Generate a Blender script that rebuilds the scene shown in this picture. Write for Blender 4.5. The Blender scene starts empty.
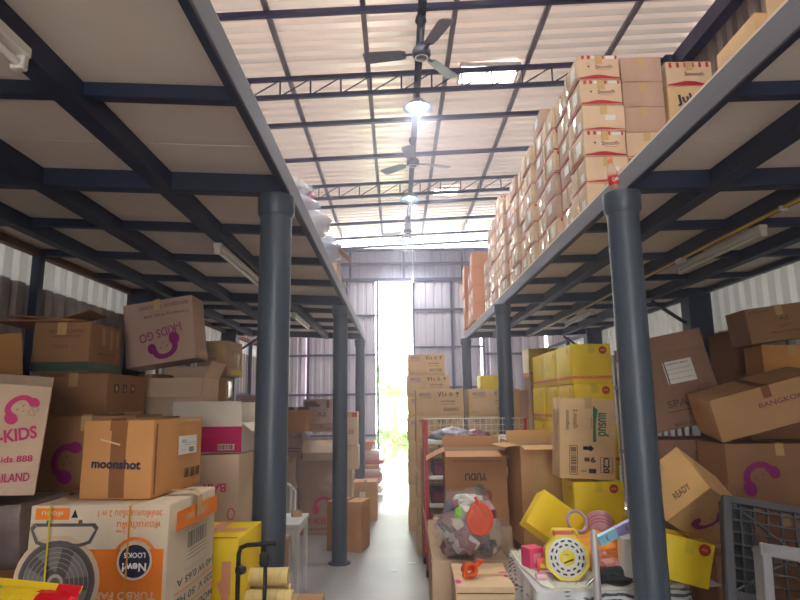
import bpy, math, random
from mathutils import Vector, Matrix, Euler, noise
random.seed(7)
PI=math.pi
C=bpy.context.scene.collection
WORLD=10;SUN=12;EXPO=.36;TR_WALL=.02;TR_ROOF=.036;TR_ADD=.35;ADD_Y=5.2;LAMP_E=40;LAMP_W=180;SKY_E=8;FRO_L=.4;FRO_R=.9;FRO_H=2.6;HAZE=.027
# ---------------------------------------------------------------- camera model
H=1.7
_p=math.atan(103/600);_y=math.radians(.41);_r=math.radians(.7)
FW=Vector((math.sin(_y)*math.cos(_p),math.cos(_y)*math.cos(_p),math.sin(_p)))
_R0=Vector((math.cos(_y),-math.sin(_y),0));_U0=_R0.cross(FW)
RT=math.cos(_r)*_R0-math.sin(_r)*_U0;UP=math.sin(_r)*_R0+math.cos(_r)*_U0
def ray(u,v): return FW+RT*((u-400)/600)+UP*((300-v)/600)
def at(u,v,Y):
    r=ray(u,v);t=Y/r.y;return Vector((r.x*t,Y,H+r.z*t))
def atz(u,v,z):
    r=ray(u,v);t=(z-H)/r.z;return Vector((r.x*t,r.y*t,z))
cd=bpy.data.cameras.new('camera');cam=bpy.data.objects.new('camera',cd);C.objects.link(cam)
cd.sensor_width=36;cd.lens=27;cd.clip_start=.05;cd.clip_end=300
m=Matrix((RT,UP,-FW)).transposed().to_4x4();m.translation=Vector((0,0,H));cam.matrix_world=m
S=bpy.context.scene;S.camera=cam
S.view_settings.view_transform='Standard';S.view_settings.look='None';S.view_settings.gamma=1;S.view_settings.use_curve_mapping=False
S.view_settings.exposure=0
# ---------------------------------------------------------------- materials
def lin(r,g,b):
    f=lambda c:(c/255/12.92 if c/255<=.04045 else ((c/255+.055)/1.055)**2.4)
    return (f(r),f(g),f(b),1)
MT={}
def mat(name,rgb,rough=.6,metal=0,var=0,vs=6,bump=0,bs=40,emit=0,alpha=1,trans=0,spec=.5,coat=0,stretch=None):
    if name in MT: return MT[name]
    M=bpy.data.materials.new(name);M.use_nodes=True;N=M.node_tree.nodes;L=M.node_tree.links
    b=N['Principled BSDF'];c=lin(*rgb)
    b.inputs['Base Color'].default_value=c;b.inputs['Roughness'].default_value=rough;b.inputs['Metallic'].default_value=metal
    b.inputs['Specular IOR Level'].default_value=spec
    b.inputs['Coat Weight'].default_value=coat
    if alpha<1: b.inputs['Alpha'].default_value=alpha
    if trans: b.inputs['Transmission Weight'].default_value=trans
    if emit: b.inputs['Emission Color'].default_value=c;b.inputs['Emission Strength'].default_value=emit
    if var or bump:
        tc=N.new('ShaderNodeTexCoord');mp=N.new('ShaderNodeMapping');L.new(tc.outputs['Object'],mp.inputs[0])
        if stretch: mp.inputs['Scale'].default_value=stretch
    if var:
        n=N.new('ShaderNodeTexNoise');n.inputs['Scale'].default_value=vs;n.inputs['Detail'].default_value=5
        L.new(mp.outputs[0],n.inputs['Vector'])
        cr=N.new('ShaderNodeValToRGB');k=1-var;k2=1+var*.6
        cr.color_ramp.elements[0].color=(c[0]*k,c[1]*k,c[2]*k,1);cr.color_ramp.elements[1].color=(min(1,c[0]*k2),min(1,c[1]*k2),min(1,c[2]*k2),1)
        cr.color_ramp.elements[0].position=.3;cr.color_ramp.elements[1].position=.7
        L.new(n.outputs['Fac'],cr.inputs[0]);L.new(cr.outputs[0],b.inputs['Base Color'])
    if bump:
        n2=N.new('ShaderNodeTexNoise');n2.inputs['Scale'].default_value=bs;n2.inputs['Detail'].default_value=3
        L.new(mp.outputs[0],n2.inputs['Vector'])
        bp=N.new('ShaderNodeBump');bp.inputs['Strength'].default_value=bump;bp.inputs['Distance'].default_value=.01
        L.new(n2.outputs['Fac'],bp.inputs['Height']);L.new(bp.outputs[0],b.inputs['Normal'])
    MT[name]=M;return M
def kraft(name,rgb): return mat(name,rgb,.75,var=.13,vs=3.5,bump=.12,bs=14,spec=.25)
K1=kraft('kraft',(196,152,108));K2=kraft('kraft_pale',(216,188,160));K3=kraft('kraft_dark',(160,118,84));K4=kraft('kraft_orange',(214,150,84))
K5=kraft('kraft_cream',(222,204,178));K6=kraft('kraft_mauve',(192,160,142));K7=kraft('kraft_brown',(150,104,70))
KIN=kraft('kraft_inside',(206,178,148));KW=kraft('white_board',(226,214,200))
YEL=mat('yellow_card',(244,210,22),.5,var=.06,vs=3,bump=.08,bs=12)
MAG=mat('magenta_card',(190,20,90),.4,var=.08,vs=3)
TAPE=mat('clear_tape',(206,170,120),.18,spec=.6,coat=.3,var=.06)
TAPEB=mat('brown_tape',(146,96,60),.22,spec=.6,coat=.3,var=.06)
TAPEG=mat('green_tape',(70,92,80),.3);STRY=mat('yellow_strap',(214,196,40),.35)
PAPER=mat('paper',(226,222,216),.6);BLACK=mat('ink_black',(34,26,30),.6);NAVY=mat('ink_navy',(30,34,66),.6)
PUR=mat('ink_purple',(140,20,110),.6);PINK=mat('ink_pink',(206,40,110),.6);RED=mat('ink_red',(188,30,44),.6);BRN=mat('ink_brown',(96,60,44),.7)
ORG=mat('ink_orange',(240,130,34),.5);DKG=mat('ink_grey',(96,92,92),.6);GRN=mat('ink_green',(30,110,84),.6);WHT=mat('ink_white',(240,238,232),.5)
LGR=mat('ink_light_grey',(176,170,166),.5);BLU=mat('ink_blue',(40,60,110),.6);LIL=mat('ink_lilac',(140,110,160),.6);MRN=mat('ink_maroon',(110,50,70),.7)
STEEL=mat('steel_paint',(44,53,80),.5,var=.25,vs=4,bump=.1,bs=20)
STEELG=mat('steel_grey_paint',(112,110,120),.65,metal=.0,var=.14,vs=5,stretch=(1,.2,1))
PIPE=mat('pipe_grey',(76,86,100),.38,var=.08,vs=2,bump=.05,bs=10,stretch=(1,1,.15))
TRUSS=mat('truss_paint',(52,52,96),.5,var=.2,vs=8)
PURL=mat('purlin_paint',(120,112,124),.5,var=.15,vs=4)
BOARD=mat('deck_board',(236,222,210),.85,var=.12,vs=1.6,bump=.1,bs=10)
CHROME=mat('chrome',(190,190,196),.25,metal=1)
PWHITE=mat('plastic_white',(232,230,228),.4);PBLACK=mat('plastic_black',(26,26,30),.45);PGREY=mat('plastic_grey',(132,132,134),.55,var=.15,vs=8)
def pmat(name,rgb,r=.4,**k): return mat(name,rgb,r,**k)
CLEAR=None
def clearmat(name,rgb,fac=.75,rough=.12):
    M=bpy.data.materials.new(name);M.use_nodes=True;N=M.node_tree.nodes;L=M.node_tree.links
    b=N['Principled BSDF'];b.inputs['Base Color'].default_value=lin(*rgb);b.inputs['Roughness'].default_value=rough;b.inputs['Specular IOR Level'].default_value=.9
    t=N.new('ShaderNodeBsdfTransparent');mx=N.new('ShaderNodeMixShader');mx.inputs[0].default_value=1-fac
    n=N.new('ShaderNodeTexNoise');n.inputs['Scale'].default_value=22;bp=N.new('ShaderNodeBump');bp.inputs['Strength'].default_value=.6;bp.inputs['Distance'].default_value=.02
    tc=N.new('ShaderNodeTexCoord');L.new(tc.outputs['Object'],n.inputs['Vector']);L.new(n.outputs['Fac'],bp.inputs['Height']);L.new(bp.outputs[0],b.inputs['Normal'])
    L.new(t.outputs[0],mx.inputs[1]);L.new(b.outputs[0],mx.inputs[2]);L.new(mx.outputs[0],N['Material Output'].inputs[0]);return M
BAG=clearmat('clear_plastic_film',(238,238,244),.80,.08);WRAP=clearmat('milky_plastic_wrap',(214,196,140),.35,.2)
PINKP=clearmat('pink_translucent_plastic',(244,190,214),.3,.3)
# ---------------------------------------------------------------- object helpers
def tag(o,label=None,cat=None,group=None,kind=None):
    if label:o['label']=label
    if cat:o['category']=cat
    if group:o['group']=group
    if kind:o['kind']=kind
    return o
def empty(name,loc=(0,0,0),rot=(0,0,0)):
    o=bpy.data.objects.new(name,None);C.objects.link(o);o.location=loc;o.rotation_euler=rot;o.empty_display_size=.1;return o
TXT={}
def text2d(s,bold=0):
    k=(s,bold)
    if k in TXT:return TXT[k]
    cu=bpy.data.curves.new('t','FONT');cu.body=s;cu.align_x='CENTER';cu.resolution_u=3;cu.offset=bold
    ob=bpy.data.objects.new('t',cu);C.objects.link(ob)
    me=bpy.data.meshes.new_from_object(ob.evaluated_get(bpy.context.evaluated_depsgraph_get()))
    vs=[(v.co.x,v.co.y) for v in me.vertices];fs=[tuple(p.vertices) for p in me.polygons]
    bpy.data.objects.remove(ob);bpy.data.curves.remove(cu);bpy.data.meshes.remove(me)
    if not vs: vs=[(0,0)]
    x0=min(a for a,b in vs);x1=max(a for a,b in vs);y0=min(b for a,b in vs);y1=max(b for a,b in vs)
    w=x1-x0 or 1;h=y1-y0 or 1
    vs=[((a-(x0+x1)/2)/w,(b-(y0+y1)/2)/h) for a,b in vs]   # unit box
    TXT[k]=(vs,fs,w/h);return TXT[k]
class MB:
    def __init__(s): s.v=[];s.f=[];s.mi=[];s.sm=[];s.mats=[]
    def mid(s,m):
        if m not in s.mats:s.mats.append(m)
        return s.mats.index(m)
    def add(s,vs,fs,m,sm=False,M=None):
        o=len(s.v)
        for p in vs:
            p=Vector(p)
            s.v.append(M@p if M else p)
        k=s.mid(m)
        for f in fs: s.f.append([i+o for i in f]);s.mi.append(k);s.sm.append(sm)
        return s
    def box(s,c,d,m,b=0,M=None,rot=None):
        T=Matrix.Translation(c)
        if rot:T=T@Euler(rot).to_matrix().to_4x4()
        if M:T=M@T
        x,y,z=[a/2 for a in d]
        if b<=0:
            vs=[(i*x,j*y,k*z) for i in(-1,1) for j in(-1,1) for k in(-1,1)]
            fs=[(0,1,3,2),(4,6,7,5),(0,4,5,1),(2,3,7,6),(0,2,6,4),(1,5,7,3)]
            return s.add(vs,fs,m,M=T)
        b=min(b,x*.9,y*.9,z*.9);vs=[];ix={}
        for i in(-1,1):
            for j in(-1,1):
                for k in(-1,1):
                    for a in range(3):
                        p=[i*x,j*y,k*z]
                        for q in range(3):
                            if q!=a:p[q]-=(i,j,k)[q]*b
                        ix[(i,j,k,a)]=len(vs);vs.append(p)
        fs=[]
        for a in range(3):
            o=[q for q in range(3) if q!=a]
            for sg in(-1,1):
                f=[]
                for (u,w) in((-1,-1),(1,-1),(1,1),(-1,1)):
                    kk=[0,0,0];kk[a]=sg;kk[o[0]]=u;kk[o[1]]=w;f.append(ix[(*kk,a)])
                if (sg>0)==(a==1):f.reverse()
                fs.append(f)
        for a in range(3): # edges along axis a
            o=[q for q in range(3) if q!=a]
            for u in(-1,1):
                for w in(-1,1):
                    f=[]
                    for (sg,q) in((-1,o[0]),(1,o[0]),(1,o[1]),(-1,o[1])):
                        kk=[0,0,0];kk[a]=sg;kk[o[0]]=u;kk[o[1]]=w;f.append(ix[(*kk,q)])
                    fs.append(f)
        for i in(-1,1):
            for j in(-1,1):
                for k in(-1,1): fs.append([ix[(i,j,k,a)] for a in range(3)])
        return s.add(vs,fs,m,M=T)
    def tube(s,pts,r,m,n=10,caps=True,M=None,closed=False):
        pts=[Vector(p) for p in pts];N=len(pts);vs=[];fs=[];up=None
        for i,p in enumerate(pts):
            if closed:t=(pts[(i+1)%N]-pts[i-1]).normalized()
            else:t=(pts[min(i+1,N-1)]-pts[max(i-1,0)]).normalized()
            if up is None:
                up=Vector((0,0,1)) if abs(t.z)<.9 else Vector((1,0,0))
            a=(up-t*up.dot(t)).normalized();b=t.cross(a);up=a
            rr=r[i] if isinstance(r,(list,tuple)) else r
            for k in range(n):
                g=2*PI*k/n;vs.append(p+(a*math.cos(g)+b*math.sin(g))*rr)
        for i in range(N if closed else N-1):
            for k in range(n):
                j=(i+1)%N;fs.append((i*n+k,i*n+(k+1)%n,j*n+(k+1)%n,j*n+k))
        s.add(vs,fs,m,True,M)
        if caps and not closed:
            s.add(vs[:n][::-1],[tuple(range(n))],m,False,M);s.add(vs[-n:],[tuple(range(n))],m,False,M)
        return s
    def lathe(s,prof,m,n=24,M=None,c=(0,0,0),sm=True):
        vs=[];fs=[]
        for r,z in prof:
            for k in range(n):
                g=2*PI*k/n;vs.append((c[0]+r*math.cos(g),c[1]+r*math.sin(g),c[2]+z))
        for i in range(len(prof)-1):
            for k in range(n): fs.append((i*n+k,i*n+(k+1)%n,(i+1)*n+(k+1)%n,(i+1)*n+k))
        return s.add(vs,fs,m,sm,M)
    def prism(s,poly,h,m,M=None):
        n=len(poly);vs=[(a,b,0) for a,b in poly]+[(a,b,h) for a,b in poly]
        fs=[tuple(range(n))[::-1],tuple(range(n,2*n))]+[(i,(i+1)%n,n+(i+1)%n,n+i) for i in range(n)]
        return s.add(vs,fs,m,False,M)
    def map(s,fn): s.v=[Vector(fn(p)) for p in s.v];return s
    def build(s,name,parent=None,loc=None,rot=None):
        me=bpy.data.meshes.new(name);me.from_pydata([tuple(v) for v in s.v],[],s.f)
        for m in s.mats:me.materials.append(m)
        me.polygons.foreach_set('material_index',s.mi);me.polygons.foreach_set('use_smooth',s.sm);me.update()
        o=bpy.data.objects.new(name,me);C.objects.link(o)
        if parent:o.parent=parent
        if loc:o.location=loc
        if rot:o.rotation_euler=rot
        return o
def copy_tree(o,parent=None):
    c=o.copy();C.objects.link(c);c.parent=parent
    for ch in list(o.children): copy_tree(ch,c)
    return c
def struct(mb,name): o=mb.build(name);o['kind']='structure';return o
# ---------------------------------------------------------------- printed marks in face frames (part of the face's own mesh)
def frame(face,w,d,h):
    return {'f':(Vector((0,-d/2,h/2)),Vector((1,0,0)),Vector((0,0,1)),w,h),
     'b':(Vector((0,d/2,h/2)),Vector((-1,0,0)),Vector((0,0,1)),w,h),
     'r':(Vector((w/2,0,h/2)),Vector((0,1,0)),Vector((0,0,1)),d,h),
     'l':(Vector((-w/2,0,h/2)),Vector((0,-1,0)),Vector((0,0,1)),d,h),
     't':(Vector((0,0,h)),Vector((1,0,0)),Vector((0,1,0)),w,d),
     'u':(Vector((0,0,0)),Vector((1,0,0)),Vector((0,-1,0)),w,d)}[face]
def decal(mb,face,dims,item,lvl):
    O,U,V,fw,fh=frame(face,*dims);N=U.cross(V)
    k=item[0];cx,cy=item[1]*fw,item[2]*fh
    off=N*(.0011+.0003*lvl)
    def P(a,b): return O+U*a+V*b+off
    def rotd(pts,deg):
        c,s=math.cos(math.radians(deg)),math.sin(math.radians(deg));return [(cx+a*c-b*s,cy+a*s+b*c) for a,b in pts]
    if k=='t':   # text: ('t',cx,cy,string,width_frac_of_face,height_m,mat,rot,bold)
        s,wf,hm,m=item[3:7];rot=item[7] if len(item)>7 else 0;bold=item[8] if len(item)>8 else .012
        vs,fs,asp=text2d(s,bold)
        wm=wf*fw if wf else hm*asp
        if hm is None: hm=wm/asp
        mb.add([P(*q) for q in rotd([(a*wm,b*hm) for a,b in vs],rot)],fs,m)
    elif k=='r': # rect
        w_,h_,m=item[3:6];rot=item[6] if len(item)>6 else 0;w_*=fw;h_*=fh;n=5
        g=[((i/n-.5)*w_,(j/n-.5)*h_) for j in range(n+1) for i in range(n+1)]
        fs=[(j*(n+1)+i,j*(n+1)+i+1,(j+1)*(n+1)+i+1,(j+1)*(n+1)+i) for j in range(n) for i in range(n)]
        mb.add([P(*q) for q in rotd(g,rot)],fs,m)
    elif k=='o': # outline rect, metres thickness
        w_,h_,m,t=item[3:7];rot=item[7] if len(item)>7 else 0;w_*=fw;h_*=fh
        for (a,b,c_,d_) in((-w_/2,-h_/2,w_/2,-h_/2+t),(-w_/2,h_/2-t,w_/2,h_/2),(-w_/2,-h_/2,-w_/2+t,h_/2),(w_/2-t,-h_/2,w_/2,h_/2)):
            mb.add([P(*q) for q in rotd([(a,b),(c_,b),(c_,d_),(a,d_)],rot)],[(0,1,2,3)],m)
    elif k=='d': # disc radius m (rx,ry)
        rx,ry,m=item[3:6];rot=item[6] if len(item)>6 else 0;n=28
        mb.add([P(*q) for q in rotd([(rx*math.cos(2*PI*i/n),ry*math.sin(2*PI*i/n)) for i in range(n)],rot)],[tuple(range(n))],m)
    elif k=='a': # arc band r0 r1 a0 a1
        r0,r1,a0,a1,m=item[3:8];n=20;pts=[]
        for i in range(n+1):
            g=math.radians(a0+(a1-a0)*i/n);pts+= [(r0*math.cos(g),r0*math.sin(g)),(r1*math.cos(g),r1*math.sin(g))]
        mb.add([P(*q) for q in rotd(pts,0)],[(2*i,2*i+1,2*i+3,2*i+2) for i in range(n)],m)
    elif k=='p': # polygon in metres
        pts,m=item[3:5];rot=item[5] if len(item)>5 else 0
        mb.add([P(*q) for q in rotd(pts,rot)],[tuple(range(len(pts)))],m)
    elif k=='c': # barcode: w,h fraction, mat
        w_,h_,m=item[3:6];w_*=fw;h_*=fh;rot=item[6] if len(item)>6 else 0;rr=random.Random(int(w_*1e5));x=-w_/2
        while x<w_/2:
            b=w_/50*rr.choice((1,1,2,3));mb.add([P(*q) for q in rotd([(x,-h_/2),(min(x+b,w_/2),-h_/2),(min(x+b,w_/2),h_/2),(x,h_/2)],rot)],[(0,1,2,3)],m);x+=b+w_/50*rr.choice((1,1,2))
    elif k=='w': # wavy band like on the cartons: y at item[2], heights
        h0,h1,m=item[3:6];n=16;pts=[]
        for i in range(n+1):
            t=i/n;x=(t-.5)*fw*.98;pts+=[(x,0),(x,(h0+(h1-h0)*(math.sin(t*PI)**2)*(1-t*.5)))]
        mb.add([P(*q) for q in rotd(pts,0)],[(2*i,2*i+2,2*i+3,2*i+1) for i in range(n)],m)
def girl(cx,cy,s,m,rot=0):
    """bob haired head mark"""
    c,sn=math.cos(math.radians(rot)),math.sin(math.radians(rot))
    def q(pts): return [(a*c-b*sn,a*sn+b*c) for a,b in pts]
    L=[]
    hair=[]
    for i in range(22):
        g=math.radians(-35+250*i/21);hair.append((1.0*s*math.cos(g),.85*s*math.sin(g)))
    lobeL=[(-.95*s+.42*s*math.cos(g),-.45*s+.5*s*math.sin(g)) for g in [2*PI*i/16 for i in range(16)]]
    lobeR=[(.95*s+.36*s*math.cos(g),-.35*s+.42*s*math.sin(g)) for g in [2*PI*i/16 for i in range(16)]]
    inner=[]
    out=[];n=20
    for i in range(n+1):
        g=math.radians(-15+210*i/n);out.append((1.05*s*math.cos(g),.8*s*math.sin(g)))
    for i in range(n+1):
        g=math.radians(195-210*i/n);inner.append((.62*s*math.cos(g),.42*s*math.sin(g)))
    for k in range(n):
        L.append(('p',cx,cy,q([out[k],out[k+1],inner[n-k-1],inner[n-k]]),m))
    L+= [('p',cx,cy,q(lobeL),m),('p',cx,cy,q(lobeR),m)]
    for ex in(-.25,.25):
        L.append(('p',cx,cy,q([(ex*s+.1*s*math.cos(g),-.12*s+.05*s*math.sin(g)) for g in [2*PI*i/10 for i in range(10)]]),m))
    L.append(('p',cx,cy,q([(-.12*s,-.45*s),(.12*s,-.45*s),(.0,-.52*s)]),m))
    return L
# ---------------------------------------------------------------- cartons
def shell(w,d,h,m,mb,fn,b=.004,n=5):
    """closed carton body: six gridded faces, softened at the edges"""
    for face in 'fbrlt':
        O,U,V,fw,fh=frame(face,w,d,h);vs=[];N=U.cross(V)
        xs=[0,b/fw]+[i/n for i in range(1,n)]+[1-b/fw,1];ys=[0,b/fh]+[i/n for i in range(1,n)]+[1-b/fh,1]
        K=len(xs)
        for j,yy in enumerate(ys):
            for i,xx in enumerate(xs):
                e=(i in(0,K-1))+(j in(0,K-1));vs.append(O+U*(xx-.5)*fw+V*(yy-.5)*fh-N*(b*.35*(e>0)))
        def sh(p):
            return p
        # pull border verts in so the corners are rounded
        vs2=[]
        for p in vs:
            q=p.copy()
            cx=min(w/2-abs(q.x),9);cy=min(d/2-abs(q.y),9);cz=min(q.z,h-q.z)
            vs2.append(q)
        fs=[(j*K+i,j*K+i+1,(j+1)*K+i+1,(j+1)*K+i) for j in range(K-1) for i in range(K-1)]
        mb.add(vs2,fs,m,True)
    mb.add([(-w/2,-d/2,0),(w/2,-d/2,0),(w/2,d/2,0),(-w/2,d/2,0)],[(3,2,1,0)],m)
def deformer(w,d,h,seed,amp=.003,bulge=.004):
    o=Vector((seed*3.7,seed*1.3,seed*2.1))
    def fn(p):
        x,y,z=p;X=2*x/w;Y=2*y/d;Z=2*z/h-1
        if abs(X)>.98 and abs(Y)<=1.02 and abs(Z)<1.01:x+=math.copysign(bulge*max(0,1-Y*Y)*max(0,1-Z*Z),X)
        if abs(Y)>.98 and abs(Z)<1.01:y+=math.copysign(bulge*max(0,1-X*X)*max(0,1-Z*Z),Y)
        if z>h*.98: z-=bulge*.8*max(0,1-X*X)*max(0,1-Y*Y)
        q=Vector((p[0],p[1],p[2]))*4+o
        nx,ny,nz=noise.noise(q)*amp,noise.noise(q+Vector((9,0,0)))*amp,noise.noise(q+Vector((0,9,0)))*amp
        k=min(1,max(0,p[2]/.03))
        return (x+nx*k,y+ny*k,z+min(0,nz)*k)
    return fn
CN=[0]
def carton(label,loc,size,yaw=0,tilt=(0,0),m=None,prints=None,tape='y',flaps=None,group=None,name='cardboard_box',zmin=None,tm=None,stickers=None,cat='box',tw=.05,soft=1,straps=None,axes=None,drop=.07):
    CN[0]+=1;seed=CN[0];m=m or K1;w,d,h=size;rot=(math.radians(tilt[0]),math.radians(tilt[1]),math.radians(yaw))
    loc=Vector(loc)
    if zmin is not None:
        R=Euler(rot).to_matrix();lo=min((R@Vector((a*w/2,b*d/2,c*h))).z for a in(-1,1) for b in(-1,1) for c in(0,1));loc.z=zmin-lo
    if axes:
        AX=Matrix(axes).transposed();rot=AX.to_euler();loc=loc-AX@Vector((w/2,-d/2,0))
    root=empty(name,loc,rot);tag(root,label,cat,group)
    mb=MB();fn=deformer(w,d,h,seed,.004*soft,.005*soft)
    if flaps is None:
        shell(w,d,h,m,mb,fn)
        if tape!='none':
            g=.0016
            if tape=='y':mb.add([(-g,-d/2,h+.0006),(g,-d/2,h+.0006),(g,d/2,h+.0006),(-g,d/2,h+.0006)],[(0,1,2,3)],BRN)
            else:mb.add([(-w/2,-g,h+.0006),(w/2,-g,h+.0006),(w/2,g,h+.0006),(-w/2,g,h+.0006)],[(0,1,2,3)],BRN)
    else:
        t=.005;q=.0
        for c,dm in(((0,-d/2+t/2,h/2),(w,t,h)),((0,d/2-t/2,h/2),(w,t,h)),((-w/2+t/2,0,h/2),(t,d-2*t,h)),((w/2-t/2,0,h/2),(t,d-2*t,h)),((0,0,t/2),(w-2*t,d-2*t,t))):
            mb.box(c,dm,m)
        # paler liner inside
        for c,dm in(((0,-d/2+t+.0005,h/2),(w-2*t,.001,h-.002)),((0,d/2-t-.0005,h/2),(w-2*t,.001,h-.002)),((-w/2+t+.0005,0,h/2),(.001,d-2*t,h-.002)),((w/2-t-.0005,0,h/2),(.001,d-2*t,h-.002))):
            mb.box(c,dm,KIN)
        fn=lambda p:p
    lv=0
    for face,items in (prints or {}).items():
        for it in items: decal(mb,face,(w,d,h),it,lv);lv+=1
    mb.map(fn);mb.build('body',root)
    if flaps is None and tape!='none':
        tb=MB();e=.0016+.0003*lv;L=drop;tm=tm or TAPE
        def strip(pts,width,ax):
            n=len(pts);vs=[]
            for p in pts:
                for s in(-1,1): vs.append((p[0]+s*width/2,p[1],p[2]) if ax=='y' else (p[0],p[1]+s*width/2,p[2]))
            tb.add(vs,[(2*i,2*i+1,2*i+3,2*i+2) for i in range(n-1)],tm,False)
        if tape=='y':
            strip([(0,-d/2-e,h-min(L,h*.45)),(0,-d/2-e,h-.001),(0,-d/2+.004,h+e)]+[(0,(i/6-.5)*d,h+e) for i in range(1,6)]+[(0,d/2-.004,h+e),(0,d/2+e,h-.001),(0,d/2+e,h-min(L,h*.45))],tw,'y')
        else:
            strip([(-w/2-e,0,h-min(L,h*.45)),(-w/2-e,0,h-.001),(-w/2+.004,0,h+e)]+[((i/6-.5)*w,0,h+e) for i in range(1,6)]+[(w/2-.004,0,h+e),(w/2+e,0,h-.001),(w/2+e,0,h-min(L,h*.45))],tw,'x')
        tb.map(fn);tb.build('tape',root)
    for st in (straps or []):
        ax,pos,sm_,sw=st;e=.004+.0003*lv;sb=MB()
        if ax=='f': # vertical loop round front, top, back at x=pos
            pts=[(pos,-d/2-e,.001),(pos,-d/2-e-.003,h/2),(pos,-d/2-e,h+.002),(pos,0,h+.002),(pos,d/2+e,h+.002),(pos,d/2+e,.001)]
            vs=[(p[0]+s*sw/2,p[1],p[2]) for p in pts for s in(-1,1)];sb.add(vs,[(2*i,2*i+1,2*i+3,2*i+2) for i in range(5)],sm_)
        else: # horizontal band at height pos
            x,y=w/2+e,d/2+e;sb.add([(a,b,pos+s*sw/2) for a,b in((-x,-y),(x,-y),(x,y),(-x,y)) for s in(-1,1)],[(0,2,3,1),(2,4,5,3),(4,6,7,5),(6,0,1,7)],sm_)
        sb.build('strap' if ax=='f' else 'tape_band',root)
    for face,items in (stickers or {}).items():
        k=MB()
        for i,it in enumerate(items): decal(k,face,(w,d,h),it,lv+5+i)
        k.map(fn);k.build('sticker',root)
    if flaps:
        for fl in flaps:
            side,ang=fl[:2];ln=fl[2] if len(fl)>2 else (d if side in 'fb' else w)*.5
            a=math.radians(ang);wd=(w if side in 'fb' else d)-.004;fb=MB();n=4;vs=[];
            bend=fl[3] if len(fl)>3 else 12
            y=z=0;pts=[(0,0)];g=a
            for i in range(n): g=a-math.radians(bend)*(i/n);y+=math.cos(g)*ln/n;z+=math.sin(g)*ln/n;pts.append((y,z))
            for th in(0,.004):
                for (yy,zz) in pts:
                    vs.append((-wd/2,yy+th*math.sin(a),zz-th*math.cos(a)));vs.append((wd/2,yy+th*math.sin(a),zz-th*math.cos(a)))
            K=2*(n+1);fs=[]
            for i in range(n):
                b0=2*i;fs+= [(b0,b0+1,b0+3,b0+2),(K+b0,K+b0+2,K+b0+3,K+b0+1),(b0,b0+2,K+b0+2,K+b0),(b0+1,K+b0+1,K+b0+3,b0+3)]
            fs+= [(2*n,2*n+1,K+2*n+1,K+2*n),(0,K,K+1,1)]
            fb.add(vs[:K]+vs[K:],fs,m)
            # inside liner on upper side
            rz={'b':0,'f':PI,'l':PI/2,'r':-PI/2}[side];T=Matrix.Rotation(rz,4,'Z')@Matrix.Translation((0,(d/2 if side in'fb' else w/2),h))
            fb.map(lambda p:T@Vector(p));fo=fb.build('flap',root)
    return root
def pbox(label,ul,ur,vt,vb,Y,D,zb=None,zt=None,X=None,**k):
    """axis aligned carton whose front face fills the given outline at depth Y"""
    a=at(ul,(vt+vb)/2,Y);b=at(ur,(vt+vb)/2,Y);z1=at((ul+ur)/2,vt,Y).z if zt is None else zt;z0=at((ul+ur)/2,vb,Y).z if zb is None else zb
    x0,x1=(a.x,b.x) if X is None else X
    return carton(label,((x0+x1)/2,Y+D/2,z0),(x1-x0,D,z1-z0),**k)
# ================================================================ SETTING
zl=lambda x:.045*max(0,(-.64-x));zr=lambda x:.02*max(0,x-1.2)
XL,XR,YF,YB=-3.07,3.62,-3.2,14.35
RS=.045
# floor
fm=mat('floor_concrete',(158,152,149),.45,var=.16,vs=1.3,bump=.08,bs=30)
fb=MB();fb.box((.275,5.6,-.05),(6.69,17.6,.1),fm);struct(fb,'floor')
gm=mat('ground_concrete',(220,214,200),.9,var=.1,vs=1);g=MB();g.box((0,26.0,-.06),(40,23.2,.1),gm);struct(g,'ground')
g2=MB();g2.box((0,-10,-.06),(40,13.6,.1),gm);struct(g2,'ground_front')
# corrugated sheet profile
def prof(a,b,pitch=.2,dep=.03,mode=0):
    pts=[];x=a
    while x<b:
        for q,z in((0,0),(.105,0),(.125,dep),(.18,dep),(.2,0)):
            if x+q*pitch/.2<=b: pts.append((x+q*pitch/.2,z))
        x+=pitch
    out=[]
    for p in pts:
        if not out or abs(out[-1][0]-p[0])>1e-5: out.append(p)
    return out
ROOF=mat('roof_foil_sheet',(214,196,184),.42,metal=.25,var=.14,vs=1.5,bump=.25,bs=30,stretch=(.4,3,1))
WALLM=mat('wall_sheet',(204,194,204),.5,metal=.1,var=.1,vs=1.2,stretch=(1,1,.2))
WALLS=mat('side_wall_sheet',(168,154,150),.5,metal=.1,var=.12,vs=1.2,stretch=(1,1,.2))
WALLU=mat('wall_sheet_upper',(196,192,212),.5,metal=.1,var=.08,vs=1.2)
def translucent(name,rgb,amt=.6):
    M=bpy.data.materials.new(name);M.use_nodes=True;N=M.node_tree.nodes;L=M.node_tree.links
    b=N['Principled BSDF'];b.inputs['Base Color'].default_value=lin(*rgb);b.inputs['Roughness'].default_value=.5
    t=N.new('ShaderNodeBsdfTranslucent');t.inputs[0].default_value=lin(*rgb);mx=N.new('ShaderNodeMixShader');mx.inputs[0].default_value=amt
    L.new(b.outputs[0],mx.inputs[1]);L.new(t.outputs[0],mx.inputs[2]);L.new(mx.outputs[0],N['Material Output'].inputs[0]);return M
WALLP=translucent('pale_wall_strip',(232,230,226),TR_WALL)  # paler, faintly translucent band set into both side walls
ROOFT=translucent('roof_sheet',(222,206,196),TR_ROOF);_q=ROOFT.node_tree.nodes['Principled BSDF'];_q.inputs['Metallic'].default_value=.55;_q.inputs['Roughness'].default_value=.32
ROOFADD=translucent('roof_added_light_sheet',(232,228,220),TR_ADD)  # unseen clear roof strip, added over the aisle to light the mid boxes
r=MB();pp=prof(YF,YB+.5,dep=.055)
for k in range(2):
    x0,x1=(XL-.2,XR+.2)
vs=[];
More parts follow.
